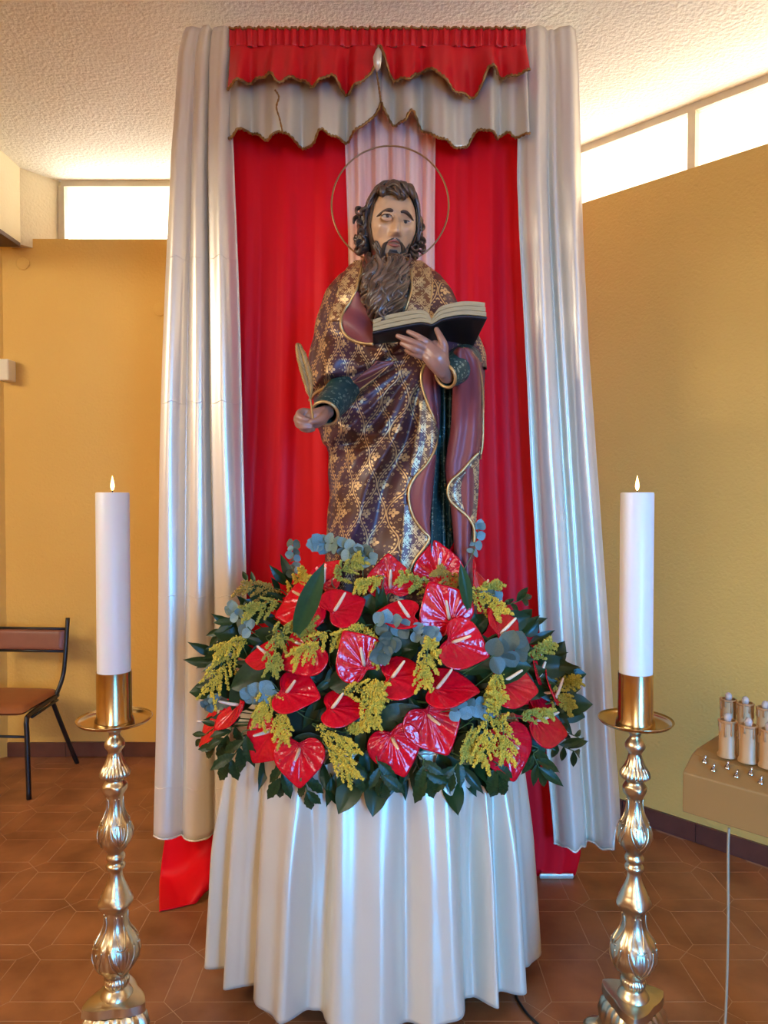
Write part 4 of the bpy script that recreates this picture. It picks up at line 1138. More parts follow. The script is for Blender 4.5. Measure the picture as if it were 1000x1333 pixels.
for s in (-1, 1):
    ex_, ez_ = s * 0.030, 0.0055
    yb = face_pt(math.asin(clamp(ex_ / 0.074)) * 0.9, math.asin(ez_ / 0.118)).y
    c = Vector((ex_, yb + 0.0078, ez_))
    mb = MB(); mb.sphere(H(c.x, c.y - 0.001, c.z), (0.0150, 0.0120, 0.0066), 20, 14); mb.build('eye', M['eye'], hd_)
    mb = MB(); mb.sphere(H(c.x + 0.0006, c.y - 0.0100, c.z + 0.0006), (0.0056, 0.0040, 0.0056), 14, 10); mb.build('iris', M['iris'], hd_)
    mb = MB()
    for sgn, z0, z1 in ((1, 0.0034, 0.0135), (-1, -0.0050, -0.0135)):
        mb.grid(18, 6, lambda u, v: H(c.x + 0.0155 * math.cos(PI * (1 - u)), c.y - 0.0140 * math.sin(PI * u) ** 0.7 * math.sqrt(max(0, 1 - (lerp(z0, z1, v) * math.sin(PI * u) / 0.0145) ** 2)) + 0.0012, c.z + lerp(z0, z1, v) * math.sin(PI * u) ** 0.8))
    solid(mb.build('eyelid', M['skin'], hd_), 0.0015)
    mb = MB(); mb.tube([H(c.x + 0.0155 * math.cos(PI * (1 - k / 16)), c.y - 0.0146 * math.sin(PI * k / 16) ** 0.7, c.z + 0.0034 * math.sin(PI * k / 16) ** 0.8 + 0.0004) for k in range(1, 16)], 0.0011, 6); mb.build('lash_line', M['brow'], hd_)
    mb = MB()
    bp = [(s * 0.0115, 0.0245), (s * 0.019, 0.0275), (s * 0.031, 0.0258), (s * 0.044, 0.0200), (s * 0.055, 0.0125)]
    pts = []
    for bx, bz in bp:
        q = face_pt(math.asin(clamp(abs(bx) / 0.0745)) * s, math.asin(bz / 0.118)); pts.append(H(bx, q.y - 0.001, bz))
    mb.tube(catmull(pts, 18), [0.0016 + 0.0042 * math.sin(PI * (0.12 + 0.85 * k / 17)) for k in range(18)], 8); mb.build('eyebrow', M['brow'], hd_)
    mb = MB(); mb.sphere(H(s * 0.073, 0.012, -0.005), (0.010, 0.016, 0.028), 12, 10); mb.build('ear', M['skin'], hd_)
mb = MB()
for zz, r0 in ((-0.0590, 0.0033), (-0.0685, 0.0042)):
    pts = []
    for k in range(15):
        x = -0.0185 + 0.037 * k / 14
        zq = zz + (0.0022 * (1 - abs(x) / 0.0185) if zz > -0.06 else -0.0) - 0.0025 * (abs(x) / 0.0185) ** 2 + (0.006 * (abs(x) / 0.0185) ** 2 if zz < -0.06 else 0)
        q = face_pt(math.asin(clamp(x / 0.06)), math.asin(zq / 0.118)); pts.append(H(x, q.y + 0.0005, zq))
    mb.tube(pts, [0.0008 + r0 * math.sin(PI * (0.06 + 0.88 * k / 14)) for k in range(15)], 8)
mb.build('lips', M['lip'], hd_)

def strand(mb, pts, r, n=14, wave=0.0, wl=2.0, phs=0.0, ax=None, flat=0.6):
    ps = catmull([Vector(p) for p in pts], n)
    ax = ax or Vector((1, 0, 0))
    out = [p + ax * wave * math.sin(k / (n - 1) * wl * 2 * PI + phs) * min(1, k / 3) for k, p in enumerate(ps)]
    mb.tube(out, [r * (0.45 + 0.75 * math.sin(PI * (0.14 + 0.80 * k / (n - 1)))) for k in range(n)], 7, flat)
rh = random.Random(5)
# hair: skull cap plus carved locks combed from a parting, curling over the ears
mb = MB()
def cap_fn(u, v):
    a = -PI + 2 * PI * u
    b0 = lerp(0.80, -0.70, smooth(0.95, 1.25, abs(a)))       # hairline: high at the front, low at the back
    b = lerp(b0, PI / 2, v)
    q = face_pt(a, b, 0.075); return H(*q)
mb.grid(90, 30, cap_fn, closed=True)
def lockpt(a, b, g): return H(*face_pt(a, b, g))
for k in range(70):                                  # top and sides
    a1 = rh.uniform(-2.6, 2.6); s = math.copysign(1, a1)
    if 0.72 < abs(a1) < 1.32: a1 = s * rh.uniform(1.32, 2.2)
    a0 = 0.25 + rh.uniform(-0.25, 0.25); b0 = rh.uniform(1.15, 1.4)
    if abs(a1) < 0.75: b1 = rh.uniform(0.72, 0.95)
    else: b1 = rh.uniform(-0.35, 0.3)
    pts = [lockpt(lerp(a0, a1, t ** (0.45 if abs(a1) > 0.75 else 1.0)), lerp(b0, b1, t ** (1.9 if abs(a1) > 0.75 else 1.2)), 0.10 + 0.05 * math.sin(PI * t) + rh.uniform(-.01, .02)) for t in (0, .25, .5, .75, 1)]
    strand(mb, pts, rh.uniform(0.006, 0.0095), 16, 0.003, 1.6, rh.uniform(0, 6))
for (x0, z0, x1, z1) in ((-0.045, 0.078, 0.012, 0.070), (-0.030, 0.098, 0.030, 0.072), (0.0, 0.104, 0.038, 0.080), (-0.052, 0.085, -0.040, 0.066), (0.02, 0.10, 0.052, 0.070), (-0.015, 0.090, 0.008, 0.064), (0.01, 0.092, 0.022, 0.064)):
    y0 = -0.070; pts = [H(x0, y0 + 0.020, z0), H(lerp(x0, x1, .4), y0 - 0.012, max(z0, z1) + 0.006), H(lerp(x0, x1, .8), y0 - 0.018, lerp(z0, z1, .6)), H(x1, y0 - 0.013, z1)]
    strand(mb, pts, 0.0105, 14, 0.002, 1)
mb.sphere(H(0, 0.055, -0.055), (0.078, 0.055, 0.085), 18, 12)
for s, cx in ((-1, -0.090), (1, 0.076)):             # side curls
    for k in range(20):
        zc_ = rh.uniform(-0.070, 0.040); w = 1 - ((zc_ + 0.02) / 0.07) ** 2 * 0.5
        c = Vector((cx + s * rh.uniform(-0.010, 0.018) * w, rh.uniform(-0.03, 0.05), zc_)); rr = rh.uniform(0.009, 0.017); t0 = rh.uniform(0, 6)
        pts = [H(*(c + Vector((s * rr * math.cos(t0 + q * 1.15) * (1 - q * .1), 0.006 * q - 0.012, rr * math.sin(t0 + q * 1.15) * (1 - q * .1))))) for q in range(5)]
        strand(mb, pts, rh.uniform(0.006, 0.009), 14)
    mb.sphere(H(cx - s * 0.012, 0.025, -0.020), (0.026, 0.045, 0.058), 14, 10)
    for k in range(5):                                # curls run up the temple
        pts = [H(s * (0.064 + 0.003 * k), -0.030 + 0.01 * k, 0.078 - 0.006 * k), H(s * (0.077 + 0.003 * k), -0.026 + .012 * k, 0.045), H(s * (0.084 + .002 * k), -0.014 + .012 * k, 0.010), H(s * (0.086 + .003 * k), -0.010 + .012 * k, -0.03)]
        strand(mb, pts, 0.009, 16, 0.004, 1.8, k)
mb.build('hair', M['hair'], st)

# beard: mass plus S-shaped locks
BR = [(318, 482, 534), (330, 476, 536), (345, 472, 534), (365, 469, 532), (385, 470, 530), (400, 476, 524), (412, 486, 510), (418, 494, 502)]
def beard_surf(px, py, g=0.0):
    L, Rr = interp([(r[0], r[1], r[2]) for r in BR], py)
    c = (L + Rr) / 2; hw = (Rr - L) / 2 + 0.5
    u = clamp((px - c) / hw, -1, 1)
    yf = interp([(318, 2.262), (335, 2.215), (350, 2.165), (375, 2.125), (418, 2.105)], py)
    return P(px, py, yf + 0.075 * (1 - math.sqrt(max(0, 1 - u * u))) - g)
mb = MB()
def beard_fn(u, v):
    py = lerp(331, 417, v); L, Rr = interp([(r[0], r[1], r[2]) for r in BR], py)
    c = (L + Rr) / 2; hw = (Rr - L) / 2
    if py < 332: pass
    th = 2 * PI * u
    p = beard_surf(c + hw * 0.97 * math.cos(th), py) if math.sin(th) <= 0 else None
    back = 0.06 * (1 - smooth(0.0, 0.22, v))
    if p is None:
        q = beard_surf(c + hw * 0.97 * math.cos(th), py); q.y = q.y + 2 * (0.075 - (0.075 * (1 - math.sqrt(max(0, 1 - math.cos(th) ** 2))))) * 0.7; q.y += back * .3; return q
    p.y += back
    return p
mb.grid(48, 40, beard_fn, closed=True)
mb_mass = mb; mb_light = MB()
rb = random.Random(11)
for k in range(95):
    f = (k + 0.5) / 95
    x0 = lerp(478, 534, rb.random()); y0 = rb.uniform(326, 388); y0 = max(y0, 335 - 0.25 * abs(x0 - 507))
    L = rb.uniform(22, 48); cx0, cx1 = interp([(r[0], r[1], r[2]) for r in BR], min(y0 + L, 416))
    frac = (x0 - 478) / 56
    x1 = lerp(cx0 + 2, cx1 - 2, frac)
    am = rb.uniform(3.0, 7.5); phs = rb.uniform(0, 6.28); wl = rb.uniform(0.8, 1.3)
    pts = []
    for q in range(9):
        t = q / 8; py = min(y0 + L * t, 417); px = lerp(x0, x1, t) + am * math.sin(phs + t * wl * 2 * PI)
        pts.append(beard_surf(px, py, 0.003 + 0.008 * math.sin(3 * t + phs)))
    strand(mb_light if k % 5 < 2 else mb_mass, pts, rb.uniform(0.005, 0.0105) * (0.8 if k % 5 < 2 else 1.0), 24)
bo = mb_mass.build('beard', M['beard'], st)
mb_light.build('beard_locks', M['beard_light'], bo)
# moustache, soul patch and short beard along the jaw
mb = MB()
for s in (-1, 1):
    for k in range(9):
        z0 = -0.049 - 0.0012 * k; x0 = s * (0.003 + 0.0016 * k)
        def fp(x, z, g=0.0015):
            q = face_pt(math.asin(clamp(x / 0.066, -1, 1)), math.asin(clamp(z / 0.118, -1, 1))); return H(x, q.y - g, z)
        pts = [fp(x0, z0), fp(s * (0.014 + .001 * k), -0.0535 - .0008 * k), fp(s * (0.023 + 0.001 * k), -0.065), fp(s * (0.027 + 0.001 * k), -0.082), fp(s * (0.026 + .001 * k), -0.100)]
        strand(mb, pts, 0.0026, 14, 0.001, 1.5, k)
    for k in range(16):
        a = rb.uniform(0.55, 1.35); b0 = rb.uniform(-0.62, -0.42) if a > 0.9 else rb.uniform(-0.85, -0.65)
        pts = [lockpt(s * a, b0, 0.02), lockpt(s * (a - 0.06), b0 - 0.22, 0.05), lockpt(s * (a - 0.14), b0 - 0.42, 0.07), lockpt(s * (a - 0.2), b0 - 0.62, 0.09)]
        strand(mb, pts, 0.006, 12, 0.003, 1.2, k)
for k in range(12):
    x = -0.013 + 0.026 * k / 11
    pts = [fp(x * .7, -0.0775, 0.001), fp(x, -0.086, 0.004), H(x * 1.3, -0.099, -0.100), H(x * 1.5, -0.108, -0.118)]
    strand(mb, pts, 0.003, 12, 0.0012, 1.3, k)
mb.build('moustache', M['beard'], st)

# halo ring
hc = P(508, 267, 2.47); rh_ = 75.5 * 2.47 / F
mb = MB(); mb.tube([hc + Vector((rh_ * math.cos(t), 0, rh_ * math.sin(t))) for t in [2 * PI * k / 120 for k in range(121)]], 0.0030, 8, caps=False)
mb.tube([hc + Vector((0, 0, -rh_)), P(508, 350, 2.44)], 0.004, 8); mb.build('halo', M['halo'], st)

# ---- hands (one remeshed skin each)
def hand(parts, voxel=0.0026, nm='hand'):
    mb = MB()
    for pts, rad in parts:
        n = max(10, 5 * len(pts)); ps = catmull([Vector(p) for p in pts], n)
        rd = [sinterp([(k / (len(rad) - 1), q) for k, q in enumerate(rad)], i / (n - 1)) for i in range(n)]
        mb.tube(ps, rd, 12); mb.sphere(ps[0], rd[0], 12, 8); mb.sphere(ps[-1], rd[-1] * 0.99, 12, 8)
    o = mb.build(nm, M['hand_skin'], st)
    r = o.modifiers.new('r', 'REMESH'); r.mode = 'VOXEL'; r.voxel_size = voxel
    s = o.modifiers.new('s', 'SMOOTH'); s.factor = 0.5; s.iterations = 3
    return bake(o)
def q_(px, py, Y): return P(px, py, Y)
lh = hand([
    ([q_(582, 489, 2.10), q_(577, 479, 2.075), q_(570, 467, 2.06), q_(560, 455, 2.065)], [0.024, 0.025, 0.027, 0.022]),
    ([q_(577, 478, 2.075), q_(573, 460, 2.07), q_(566, 450, 2.075)], [0.021, 0.022, 0.016]),
    ([q_(575, 484, 2.075), q_(563, 470, 2.06), q_(553, 461, 2.07)], [0.020, 0.021, 0.015]),
    ([q_(562, 450, 2.07), q_(553, 443.5, 2.06), q_(543, 437.5, 2.065), q_(532, 432, 2.075)], [0.0115, 0.0105, 0.0095, 0.0075]),
    ([q_(557, 455, 2.065), q_(545, 448.5, 2.05), q_(532, 443, 2.055), q_(518, 437.5, 2.07)], [0.0118, 0.0108, 0.0098, 0.0075]),
    ([q_(553, 460, 2.068), q_(542, 456, 2.055), q_(533, 452, 2.06), q_(523, 447, 2.075)], [0.0112, 0.0102, 0.0092, 0.007]),
    ([q_(552, 465, 2.075), q_(545, 463, 2.065), q_(537, 460, 2.07), q_(529, 456, 2.085)], [0.0105, 0.0095, 0.0085, 0.0065]),
    ([q_(578, 466, 2.07), q_(578, 450, 2.055), q_(574, 440, 2.055), q_(568.5, 429, 2.068)], [0.015, 0.0125, 0.0105, 0.0080])], nm='left_hand')
rhd = hand([
    ([q_(426, 536, 2.085), q_(418, 540, 2.06), q_(408, 543, 2.045), q_(400, 543, 2.05)], [0.021, 0.023, 0.024, 0.019]),
    ([q_(420, 546, 2.065), q_(410, 550, 2.05), q_(401, 550, 2.055)], [0.016, 0.018, 0.016]),
    ([q_(404, 537, 2.045), q_(394, 535.5, 2.035), q_(389, 540, 2.02), q_(395, 545, 2.005), q_(402, 547, 2.01)], [0.011, 0.0105, 0.010, 0.009, 0.0075]),
    ([q_(401, 542, 2.045), q_(391, 540.5, 2.035), q_(386.5, 546, 2.018), q_(392, 551, 2.0), q_(402, 552, 2.0)], [0.011, 0.0108, 0.010, 0.009, 0.0075]),
    ([q_(401, 547, 2.045), q_(392, 547, 2.035), q_(388, 552, 2.015), q_(395, 556, 2.0), q_(405, 556, 2.0)], [0.0105, 0.010, 0.0098, 0.0088, 0.007]),
    ([q_(403, 552, 2.05), q_(396, 553, 2.04), q_(393, 557, 2.02), q_(400, 560, 2.008), q_(408, 559, 2.008)], [0.0095, 0.009, 0.0088, 0.008, 0.0065]),
    ([q_(423, 536, 2.065), q_(421, 543, 2.03), q_(415, 547, 2.01), q_(406, 549, 1.998)], [0.015, 0.0135, 0.011, 0.008])], nm='right_hand')

# ------------------------------------------------------------------ book in the left hand
bk = thing('open_book', P(556, 470, 2.2), 'open book with black covers and gilt page edges in the statue hand', 'book')
YN, YF = 2.075, 2.34
near = [(485, 433), (503, 429), (520, 425.5), (545, 421), (556, 421.5), (562, 423), (568, 420), (577, 415.5), (600, 411.5), (618, 412), (634, 414)]
far = [(487, 471), (500, 469.5), (518, 467), (540, 464.5), (550, 464.5), (555, 465.5), (560, 464), (567, 461.5), (585, 459), (600, 458), (612, 458.5)]
def cov(u, v):
    nx = sinterp([(k / 10, a[0]) for k, a in enumerate(near)], u); ny = sinterp([(k / 10, a[1]) for k, a in enumerate(near)], u)
    fx = sinterp([(k / 10, a[0]) for k, a in enumerate(far)], u); fy = sinterp([(k / 10, a[1]) for k, a in enumerate(far)], u)
    return P(nx, ny, YN).lerp(P(fx, fy, YF), v)
mb = MB(); mb.grid(60, 12, cov); solid(mb.build('cover', M['book_cover'], bk), 0.006)
thk = [(0, 20), (0.1, 22), (0.2, 22.5), (0.35, 21), (0.45, 17), (0.5, 12), (0.55, 15), (0.65, 20), (0.8, 23), (1.0, 24)]
up_ = (P(500, 400, YN) - P(500, 401, YN)).z
for side in (0, 1):
    for lay in range(3):
        def pg(u, v, top):
            uu = lerp(0.006, 0.498, u) if side == 0 else lerp(0.502, 0.994, u)
            h = sinterp(thk, uu) * up_
            l0 = lay / 3 + 0.05; l1 = (lay + 1) / 3 - 0.05
            p = cov(uu, lerp(0.012 + 0.018 * lay, 0.97, v)); fan = (1 - abs(uu - 0.5) * 2)
            z = h * (l1 if top else l0) + 0.003
            return p + Vector((0, 0.02 * (lay / 3), z))
        mb = MB(); nU, nV = 30, 6
        mb.grid(nU, nV, lambda u, v: pg(u, v, True)); mb.grid(nU, nV, lambda u, v: pg(u, v, False))
        for vv in (0, 1): mb.grid(nU, 1, lambda u, w: pg(u, vv, w > 0.5))
        for uu in (0, 1): mb.grid(nV, 1, lambda v, w: pg(uu, v, w > 0.5))
        mb.build('page_block', M['page'], bk, angle=40)

# ------------------------------------------------------------------ quill in the right hand
qb = thing('quill_pen', P(407, 548, 2.0), 'gilded feather quill held upright in the statue hand', 'quill')
rach = catmull([P(388, 447, 2.02), P(396, 475, 2.018), P(402, 500, 2.014), P(405, 525, 2.010), P(408.5, 550, 2.004)], 40)
mb = MB(); mb.tube(rach, [0.0012 + 0.0022 * k / 39 for k in range(40)], 8); mb.build('shaft', M['quill'], qb)
prof_w = [(0, 0.5), (0.06, 5.5), (0.18, 9.5), (0.35, 10.5), (0.5, 9), (0.62, 6), (0.70, 1.5)]
for s in (-1, 1):
    for lay in (0,):
        def vane(u, v):
            i = u * 0.70 * 39; p = rach[min(int(i), 38)].lerp(rach[min(int(i) + 1, 39)], i - int(i))
            w = sinterp(prof_w, u * 0.70) * 2.02 / F * (0.85 if s < 0 else 0.62)
            return p + Vector((s * w * v, -0.004 * math.sin(PI * v) + 0.0015 * math.sin(u * 150 + v * 9), w * v * 0.55 + 0.002 * v * math.sin(u * 34)))
        mb = MB(); mb.grid(110, 8, vane); solid(mb.build('vane', M['quill'], qb), 0.0018)

# ------------------------------------------------------------------ flower arrangement
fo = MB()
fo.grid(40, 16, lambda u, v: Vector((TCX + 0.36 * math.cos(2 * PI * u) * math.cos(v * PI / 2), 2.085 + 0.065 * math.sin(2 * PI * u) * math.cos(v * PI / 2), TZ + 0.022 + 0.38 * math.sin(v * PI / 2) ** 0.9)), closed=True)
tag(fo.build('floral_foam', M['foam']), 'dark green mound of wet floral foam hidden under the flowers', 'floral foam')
FC = Vector((TCX, 2.10, TZ + 0.05))
def dome_y(px, py):
    u = (px - 505) / 265.0; v = (py - 900) / 200.0
    q = max(0.0, 1 - u * u - (v * v if v < 0 else 0.35 * v * v))
    return 2.30 - 0.36 * math.sqrt(q) + 0.05 * smooth(0, -1, v) - 0.05 * smooth(0.2, 0.55, v)
def root_pt(p, k=0.35):
    """where a stem goes into the foam"""
    r = FC + (p - FC) * k; r.z = max(TZ + 0.05, min(r.z, TZ + 0.33)); r.y = max(r.y, 2.07); return r
def heart_curve(t):
    x = 16 * math.sin(t) ** 3; y = 13 * math.cos(t) - 5 * math.cos(2 * t) - 2 * math.cos(3 * t) - math.cos(4 * t)
    return x / 29.0 * 1.04, (y - 5) / 24.0       # sinus at 0, tip near -0.92
def spathe_mesh(seed):
    r = random.Random(seed); ph1, ph2 = r.uniform(0, 6), r.uniform(0, 6)
    cup = r.uniform(-0.05, 0.10); wav = r.uniform(0.012, 0.03)
    mb = MB(); n = 64; rings = 14
    cx, cy = 0.0, -0.06
    def pt(t, rho):
        hx, hy = heart_curve(t)
        hy = hy * (0.94 if hy < 0 else 1.0)
        hx = lerp(hx, 0.53 * math.sin(t), 0.42); hy = lerp(hy, -0.30 + 0.50 * math.cos(t), 0.42)
        x = lerp(cx, hx, rho); y = lerp(cy, hy, rho)
        z = cup * rho * rho + wav * math.sin(3 * t + ph1) * rho ** 2 + 0.012 * rho * math.cos(11 * t + ph2) * math.sin(PI * rho) + 0.10 * abs(x) * (1 - 0.6 * rho) - 0.10 * max(0, -y - 0.5) ** 1.5
        return (x, y, z)
    vs = [pt(0, 0)]; fs = []
    for j in range(1, rings + 1):
        for k in range(n): vs.append(pt(2 * PI * k / n, (j / rings) ** 0.9))
    for k in range(n): fs.append((0, 1 + k, 1 + (k + 1) % n))
    for j in range(rings - 1):
        for k in range(n):
            a = 1 + j * n; fs.append((a + k, a + n + k, a + n + (k + 1) % n, a + (k + 1) % n))
    mb.add(vs, fs)
    return mb.mesh('spathe', M['spathe'])
SPM = [spathe_mesh(k) for k in range(6)]
def frame_of(n, v):
    n = n.normalized(); d = (v - n * v.dot(n))
    if d.length < 1e-3: d = Vector((0, 0, -1)) - n * n.dot(Vector((0, 0, -1)))
    d.normalize(); yv = -d; xv = yv.cross(n).normalized()
    return Matrix((xv, yv, n)).transposed()
def anthurium(i, px, py, size, tip, el, az, label, dY=0.0):
    Y = dome_y(px, py) + dY
    el, az = math.radians(el), math.radians(az)
    n = Vector((math.sin(az) * math.cos(el), -math.cos(az) * math.cos(el), math.sin(el)))
    td = Vector((math.cos(math.radians(tip)), 0, math.sin(math.radians(tip))))
    Rm = frame_of(n, td)
    s = size * 1.08 * Y / F
    ctr = P(px, py, Y)
    # heart spans y from about +0.3 to -0.9: put its middle on ctr
    base = ctr + Rm @ Vector((0, 0.34 * s, 0))
    root = thing('anthurium', base, label, 'flower', 'red anthuriums in the arrangement')
    o = obj('spathe', SPM[i % 6], root)
    o.matrix_parent_inverse = Matrix.Identity(4)
    o.matrix_local = Rm.to_4x4() @ Matrix.Diagonal((s, s, s, 1))
    solid(o, 0.02)
    up = Vector((0, 0, 1))
    d = (Rm @ Vector((0, -0.55, 0.62)) + up * 0.25).normalized()
    b0 = base + Rm @ Vector((0, -0.05 * s, 0.015 * s)); L = 0.46 * s
    mb = MB(); mb.tube([b0 - d * 0.004, b0 + d * L * .12, b0 + d * L * .4, b0 + d * L * .75 + up * 0.002, b0 + d * L * .95 + up * .003, b0 + d * L + up * 0.003], [0.0042, 0.0052, 0.005, 0.0043, 0.0034, 0.0014], 10)
    mb.build('spadix', M['spadix'], root)
    rp = root_pt(base)
    mb = MB(); mb.tube(catmull([base - Rm @ Vector((0, 0.0, 0.01 * s)), base - (Rm @ Vector((0, 0, 1))) * 0.05, rp.lerp(base, 0.4) + Vector((0, 0.02, 0)), rp], 14), 0.0035, 7); mb.build('stem', M['stem'], root)
A = 'red anthurium '
AN = [
 (507, 748, 52, 92, 12, 5, A + 'upright with rounded tip against the bottom of the brown robe', 0),
 (430, 748, 42, 60, 30, -25, A + 'shaded one behind the blue-green eucalyptus cluster', 0.05),
 (388, 790, 64, -165, 35, -20, A + 'large, half covered by the long dark blade leaf', 0),
 (451, 789, 54, 40, 48, 10, A + 'small and broad, spadix upright, just under the eucalyptus cluster', 0),
 (464, 849, 60, 120, 12, 15, A + 'big glossy one with spadix leaning over, above two smaller ones', -0.01),
 (340, 857, 42, 175, 50, -35, A + 'narrow dark one tucked behind yellow goldenrod beside the white drape', 0),
 (391, 853, 60, -150, 30, -15, A + 'hung with goldenrod tips across its middle', 0),
 (390, 904, 56, -20, 45, -10, A + 'open one with level spadix above the two hearts over the skirt', 0),
 (450, 922, 54, -5, 58, 0, A + 'flat half folded one above the bright goldenrod spray', -0.01),
 (345, 966, 60, -122, 15, -25, A + 'heart with tip down and spadix pointing at the white drape', 0),
 (390, 994, 58, -88, 12, -6, A + 'heart hanging straight down over the skirt, spadix upright', 0),
 (300, 930, 52, -130, 35, -55, A + 'seen side on behind long dark leaves by the drape', 0),
 (272, 952, 44, -110, 30, -60, A + 'outermost side-on bloom beside the white drape', 0.03),
 (569, 733, 56, 95, 10, 5, A + 'upright round one with pink upper lobe beside the green tunic', 0),
 (598, 728, 46, 90, 10, 35, A + 'mostly hidden behind a round upright one near the hem', 0.02),
 (624, 762, 42, 80, 20, 60, A + 'small side-on one with pale spadix against the red backdrop', 0.02),
 (575, 788, 64, 118, 8, 8, A + 'largest upright heart with lobes below, under orange goldenrod', -0.01),
 (516, 803, 52, 175, 60, 0, A + 'flat one with erect spadix over the eucalyptus leaves', 0),
 (660, 818, 54, 30, 28, 45, A + 'turned aside above the round eucalyptus leaves', 0),
 (607, 843, 60, -22, 25, 12, A + 'heart with tip turned sideways above the dark broad leaf', -0.01),
 (530, 881, 60, 0, 52, -5, A + 'low flat one beside the star shaped goldenrod', -0.01),
 (590, 897, 66, 0, 64, 5, A + 'very flat wide one with level spadix', -0.02),
 (672, 892, 62, -5, 40, 25, A + 'broad one facing up under the round eucalyptus leaves', -0.01),
 (718, 892, 52, 60, 25, 65, A + 'side-on rim bloom behind feathery green goldenrod', 0.03),
 (714, 945, 60, -10, 35, 40, A + 'wide glossy one on the rim above long lobed leaves', 0),
 (567, 950, 66, -65, 12, 5, A + 'large heart with tip down beside dangling goldenrod', 0),
 (517, 980, 60, -72, 12, 0, A + 'big heart low in the middle over the skirt', 0),
 (661, 982, 66, -80, 15, 20, A + 'long heart with pointed tip over the skirt corner', 0),
 (698, 868, 40, 80, 20, 70, A + 'thin edge-on sliver between two broad blooms', 0.04),
 (705, 915, 46, -60, 30, 50, A + 'half hidden one wedged between broad rim blooms', 0.04),
]
for i, a in enumerate(AN): anthurium(i, *a[:6], a[6], a[7])

# goldenrod: arching stem, side sprays, hundreds of tiny heads
ico = [Vector(v) for v in ((0, 0, 1), (0.9, 0, 0), (0, 0.9, 0), (-0.9, 0, 0), (0, -0.9, 0), (0, 0, -1))]
icf = [(0, 1, 2), (0, 2, 3), (0, 3, 4), (0, 4, 1), (5, 2, 1), (5, 3, 2), (5, 4, 3), (5, 1, 4)]
def goldenrod(px, py, ang, Lpx, m, label, seed, dY=0.0, el=20, dens=1.0):
    r = random.Random(seed)
    Y = dome_y(px, py) + dY - 0.015
    L = 0.92 * Lpx * Y / F
    base = P(px, py, Y)
    d = Vector((math.cos(math.radians(ang)), -0.35, math.sin(math.radians(ang)))).normalized()
    root = thing('goldenrod_sprig', base, label, 'flower', 'goldenrod sprays in the arrangement')
    rp = root_pt(base)
    side = d.cross(Vector((0, -1, 0))).normalized()
    main = catmull([base - d * L * 0.5, base, base + d * L * 0.35 + side * 0.004, base + d * L * 0.62 - Vector((0, 0, 0.006))], 16)
    st_ = MB(); st_.tube(catmull([rp, rp.lerp(base, 0.6), main[0], main[8], main[-1]], 20), 0.0016, 6)
    bl = MB()
    def heads(pts, rad, cnt):
        for k in range(cnt):
            t = r.random() ** 0.9; i = t * (len(pts) - 1); p = pts[int(i)].lerp(pts[min(int(i) + 1, len(pts) - 1)], i - int(i))
            w = rad * (1.05 - 0.75 * t)
            q = p + Vector((r.gauss(0, 1), r.gauss(0, 1), r.gauss(0, 1))) * w * 0.55
            s = r.uniform(0.0024, 0.0042)
            a, b = r.uniform(0, 6), r.uniform(0, 6); Rm = Matrix.Rotation(a, 3, 'Z') @ Matrix.Rotation(b, 3, 'X')
            bl.add([q + Rm @ v * s for v in ico], icf)
    heads(main[6:], 0.006, int(80 * dens))
    nb = 11
    for k in range(nb):
        t = clamp(0.14 + 0.78 * k / nb + r.uniform(-.06, .06), 0.05, 0.95); i = int(t * 15); s = 1 if k % 2 else -1
        p0 = main[i]; bd_ = (d * 0.75 + side * s * r.uniform(0.5, 0.95) + Vector((0, r.uniform(-.5, .1), 0))).normalized()
        bl_ = L * r.uniform(0.30, 0.46) * (1.15 - 0.6 * t)
        pts = catmull([p0, p0 + bd_ * bl_ * 0.5, p0 + bd_ * bl_ + d * bl_ * 0.12 + Vector((0, -0.006, -0.006))], 8)
        st_.tube(pts, 0.0008, 4); heads(pts, 0.0080, int(75 * dens))
    st_.build('stem', M['stem'], root)
    tag(bl.build('blossoms', m, root, smooth_=False), kind='stuff')
Gy, Gg, Go = M['goldenrod'], M['goldenrod_green'], M['goldenrod_orange']
G = 'yellow goldenrod spray '
